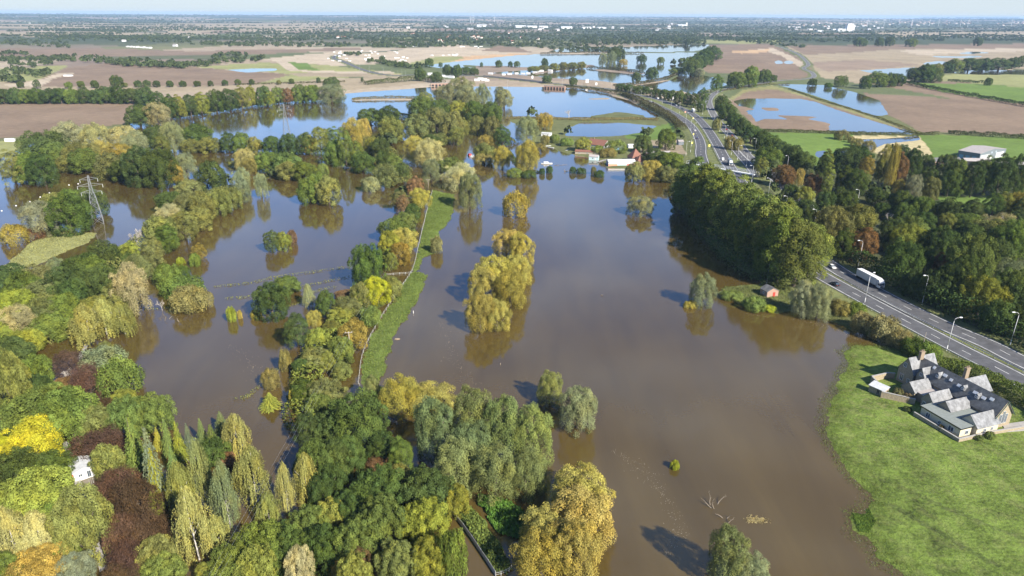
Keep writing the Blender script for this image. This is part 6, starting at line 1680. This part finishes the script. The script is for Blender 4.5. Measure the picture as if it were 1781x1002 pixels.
PALEWALL = mat('pale_house_wall', (.70,.66,.58), .8, var=.1); GREYROOF = mat('grey_tiles', (.28,.26,.25), .8, var=.15)
def house_proto(name, L_, W, e, r, wm, rm):
    o = empty(name, (0, 0, 0)); gable_block(o, -L_/2, L_/2, -W/2, W/2, e, r, 'x', wm, rm, .3)
    return o
HP = [house_proto('distant_house', 12, 8, 4.8, 8, PALEWALL, REDTILE), house_proto('distant_house', 16, 9, 5, 8.5, WHITE, GREYROOF), house_proto('distant_warehouse', 46, 24, 7, 9.5, WHITE, OFFWHITE), house_proto('distant_shed', 10, 5, 3, 3.6, WHITE, WHITE)]
used = [False]*4
def put(k, u, v, label, cat, group, rz=None, s=1.0):
    c = P(u, v, 1); o = HP[k] if not used[k] else copy_tree(HP[k]); used[k] = True
    o.location = (c.x, c.y, gz(c.x, c.y)); o.rotation_euler.z = g.uniform(-.5, .5) if rz is None else rz; o.scale = (s, s, s)
    tag(o, label, cat, group)
def many(k, pts, label, cat, group, s=1.0, rz=None):
    for u, v in pts: put(k, u, v, label, cat, group, rz, s*g.uniform(.85, 1.2))
g = random.Random(12)
many(1, [(216,72.5),(305,81),(322,59),(330,66.5),(52,41.5),(30,33)], 'distant white farmhouse among the trees of the left plain', 'house', 'white farmhouses on the left plain', .9)
many(3, [(222+i*5.6, 82+.35*i) for i in range(8)], 'white polytunnel in the row on the left plain', 'polytunnel', 'white polytunnels on the left plain', 1.1, 1.2)
many(0, [(760+g.uniform(0,180), 58+g.uniform(0,17)) for _ in range(26)]+[(588,66),(600,66),(612,68),(596,67),(720,60),(716,61)], 'distant pale house among the trees of the far village', 'house', 'houses of the far village', 1.0)
many(1, [(640+g.uniform(0,560), 43+g.uniform(0,12)) for _ in range(26)]+[(1340+g.uniform(0,200), 44+g.uniform(0,10)) for _ in range(22)], 'distant pale house in the wooded town belt', 'house', 'houses of the far town', 1.5)
many(0, [(1520+g.uniform(0,260), 40+g.uniform(0,7)) for _ in range(40)]+[(1380+g.uniform(0,140), 41+g.uniform(0,7)) for _ in range(16)], 'tiny pale-walled house on the far right estate', 'house', 'houses of the far right estate', 1.8)
many(2, [(905,48),(925,48.5),(945,48.3),(985,50),(1020,50.2),(1045,50),(838,46.5),(1185,46)], 'long white warehouse on the horizon of the wooded plain', 'warehouse', 'white warehouses far off', 1.7, .1)
many(2, [(700,82),(718,81.5)], 'long white site building at the earthworks', 'warehouse', 'site buildings at the earthworks', .5, .1)
many(2, [(1426,55),(1452,52.5),(1408,52)], 'white factory shed beside the tall white factory', 'factory', 'white factory sheds beside the tall white factory', 1.1, .1)
many(3, [(570+g.uniform(0,140), 88+g.uniform(0,20)) for _ in range(42)]+[(800+g.uniform(0,40), 81+g.uniform(0,3)) for _ in range(8)]+[(735+g.uniform(0,60), 95+g.uniform(0,3)) for _ in range(8)], 'white cabin or truck parked on the pale roadworks site', 'site cabin', 'cabins and trucks on the roadworks site', .65)
many(3, [(898,127),(910,127.5),(919,127),(930,125.5),(937,124.5),(942,124),(955,122.5),(957,123.5),(853,129.5),(886,130),(876,131)], 'white caravan standing in the flooded site beyond the flyover', 'caravan', 'white caravans beyond the flyover', .75)
many(3, [(830,141),(836,139),(842,140.5),(847,141.5),(748,131),(770,134),(778,135),(785,136)], 'white boat store shed next to the flyover', 'shed', 'white sheds next to the flyover', .9)
put(2, 119, 133, 'white-roofed farm shed beside the big ploughed field', 'shed', 'farm sheds', .1, .3)
put(3, 18, 246, 'white caravan on the grass at the left lake', 'caravan', None, .1, .75)
put(3, 35, 140, 'dark-sided farm shed far left of the ploughed field', 'shed', 'farm sheds', .2, 1.0)
o = empty('tall_factory', P(1477, 55, 1)); o.location.z = gz(o.location.x, o.location.y); tag(o, 'tall white factory block with a smaller white block beside it', 'factory')
m = MB(); m.box(-28,-20,-1,28,20,46); m.box(-22,-14,46.01,22,14,56); m.build('main_block', WHITE, o)
m = MB(); m.box(-95,-16,-1,-32,16,20); m.build('side_block', OFFWHITE, o)
o = empty('church_tower', P(1194, 46, 1)); tag(o, 'small pale church tower rising from the far wood', 'church')
m = MB(); m.box(-7,-7,-1,7,7,34); m.box(-8,-8,34.01,8,8,37); m.build('tower', PALEWALL, o)

# ------------------------------------------------------------------ the air between
m = MB(); m.box(-30000, -300, -4, 30000, 29000, 128)
hz = m.build('haze', [])
hm = bpy.data.materials.new('haze'); hm.use_nodes = True
nt = hm.node_tree; nt.nodes.clear()
ho = nt.nodes.new('ShaderNodeOutputMaterial'); hv = nt.nodes.new('ShaderNodeVolumePrincipled')
hv.inputs['Color'].default_value = (.50,.72,1.0,1); hv.inputs['Density'].default_value = HAZE_D if 'HAZE_D' in globals() else 4.4e-5; hv.inputs['Anisotropy'].default_value = .0
nt.links.new(hv.outputs['Volume'], ho.inputs['Volume'])
hz.data.materials.append(hm)
hz['kind'] = 'stuff'; hz['label'] = 'pale blue haze in the air'
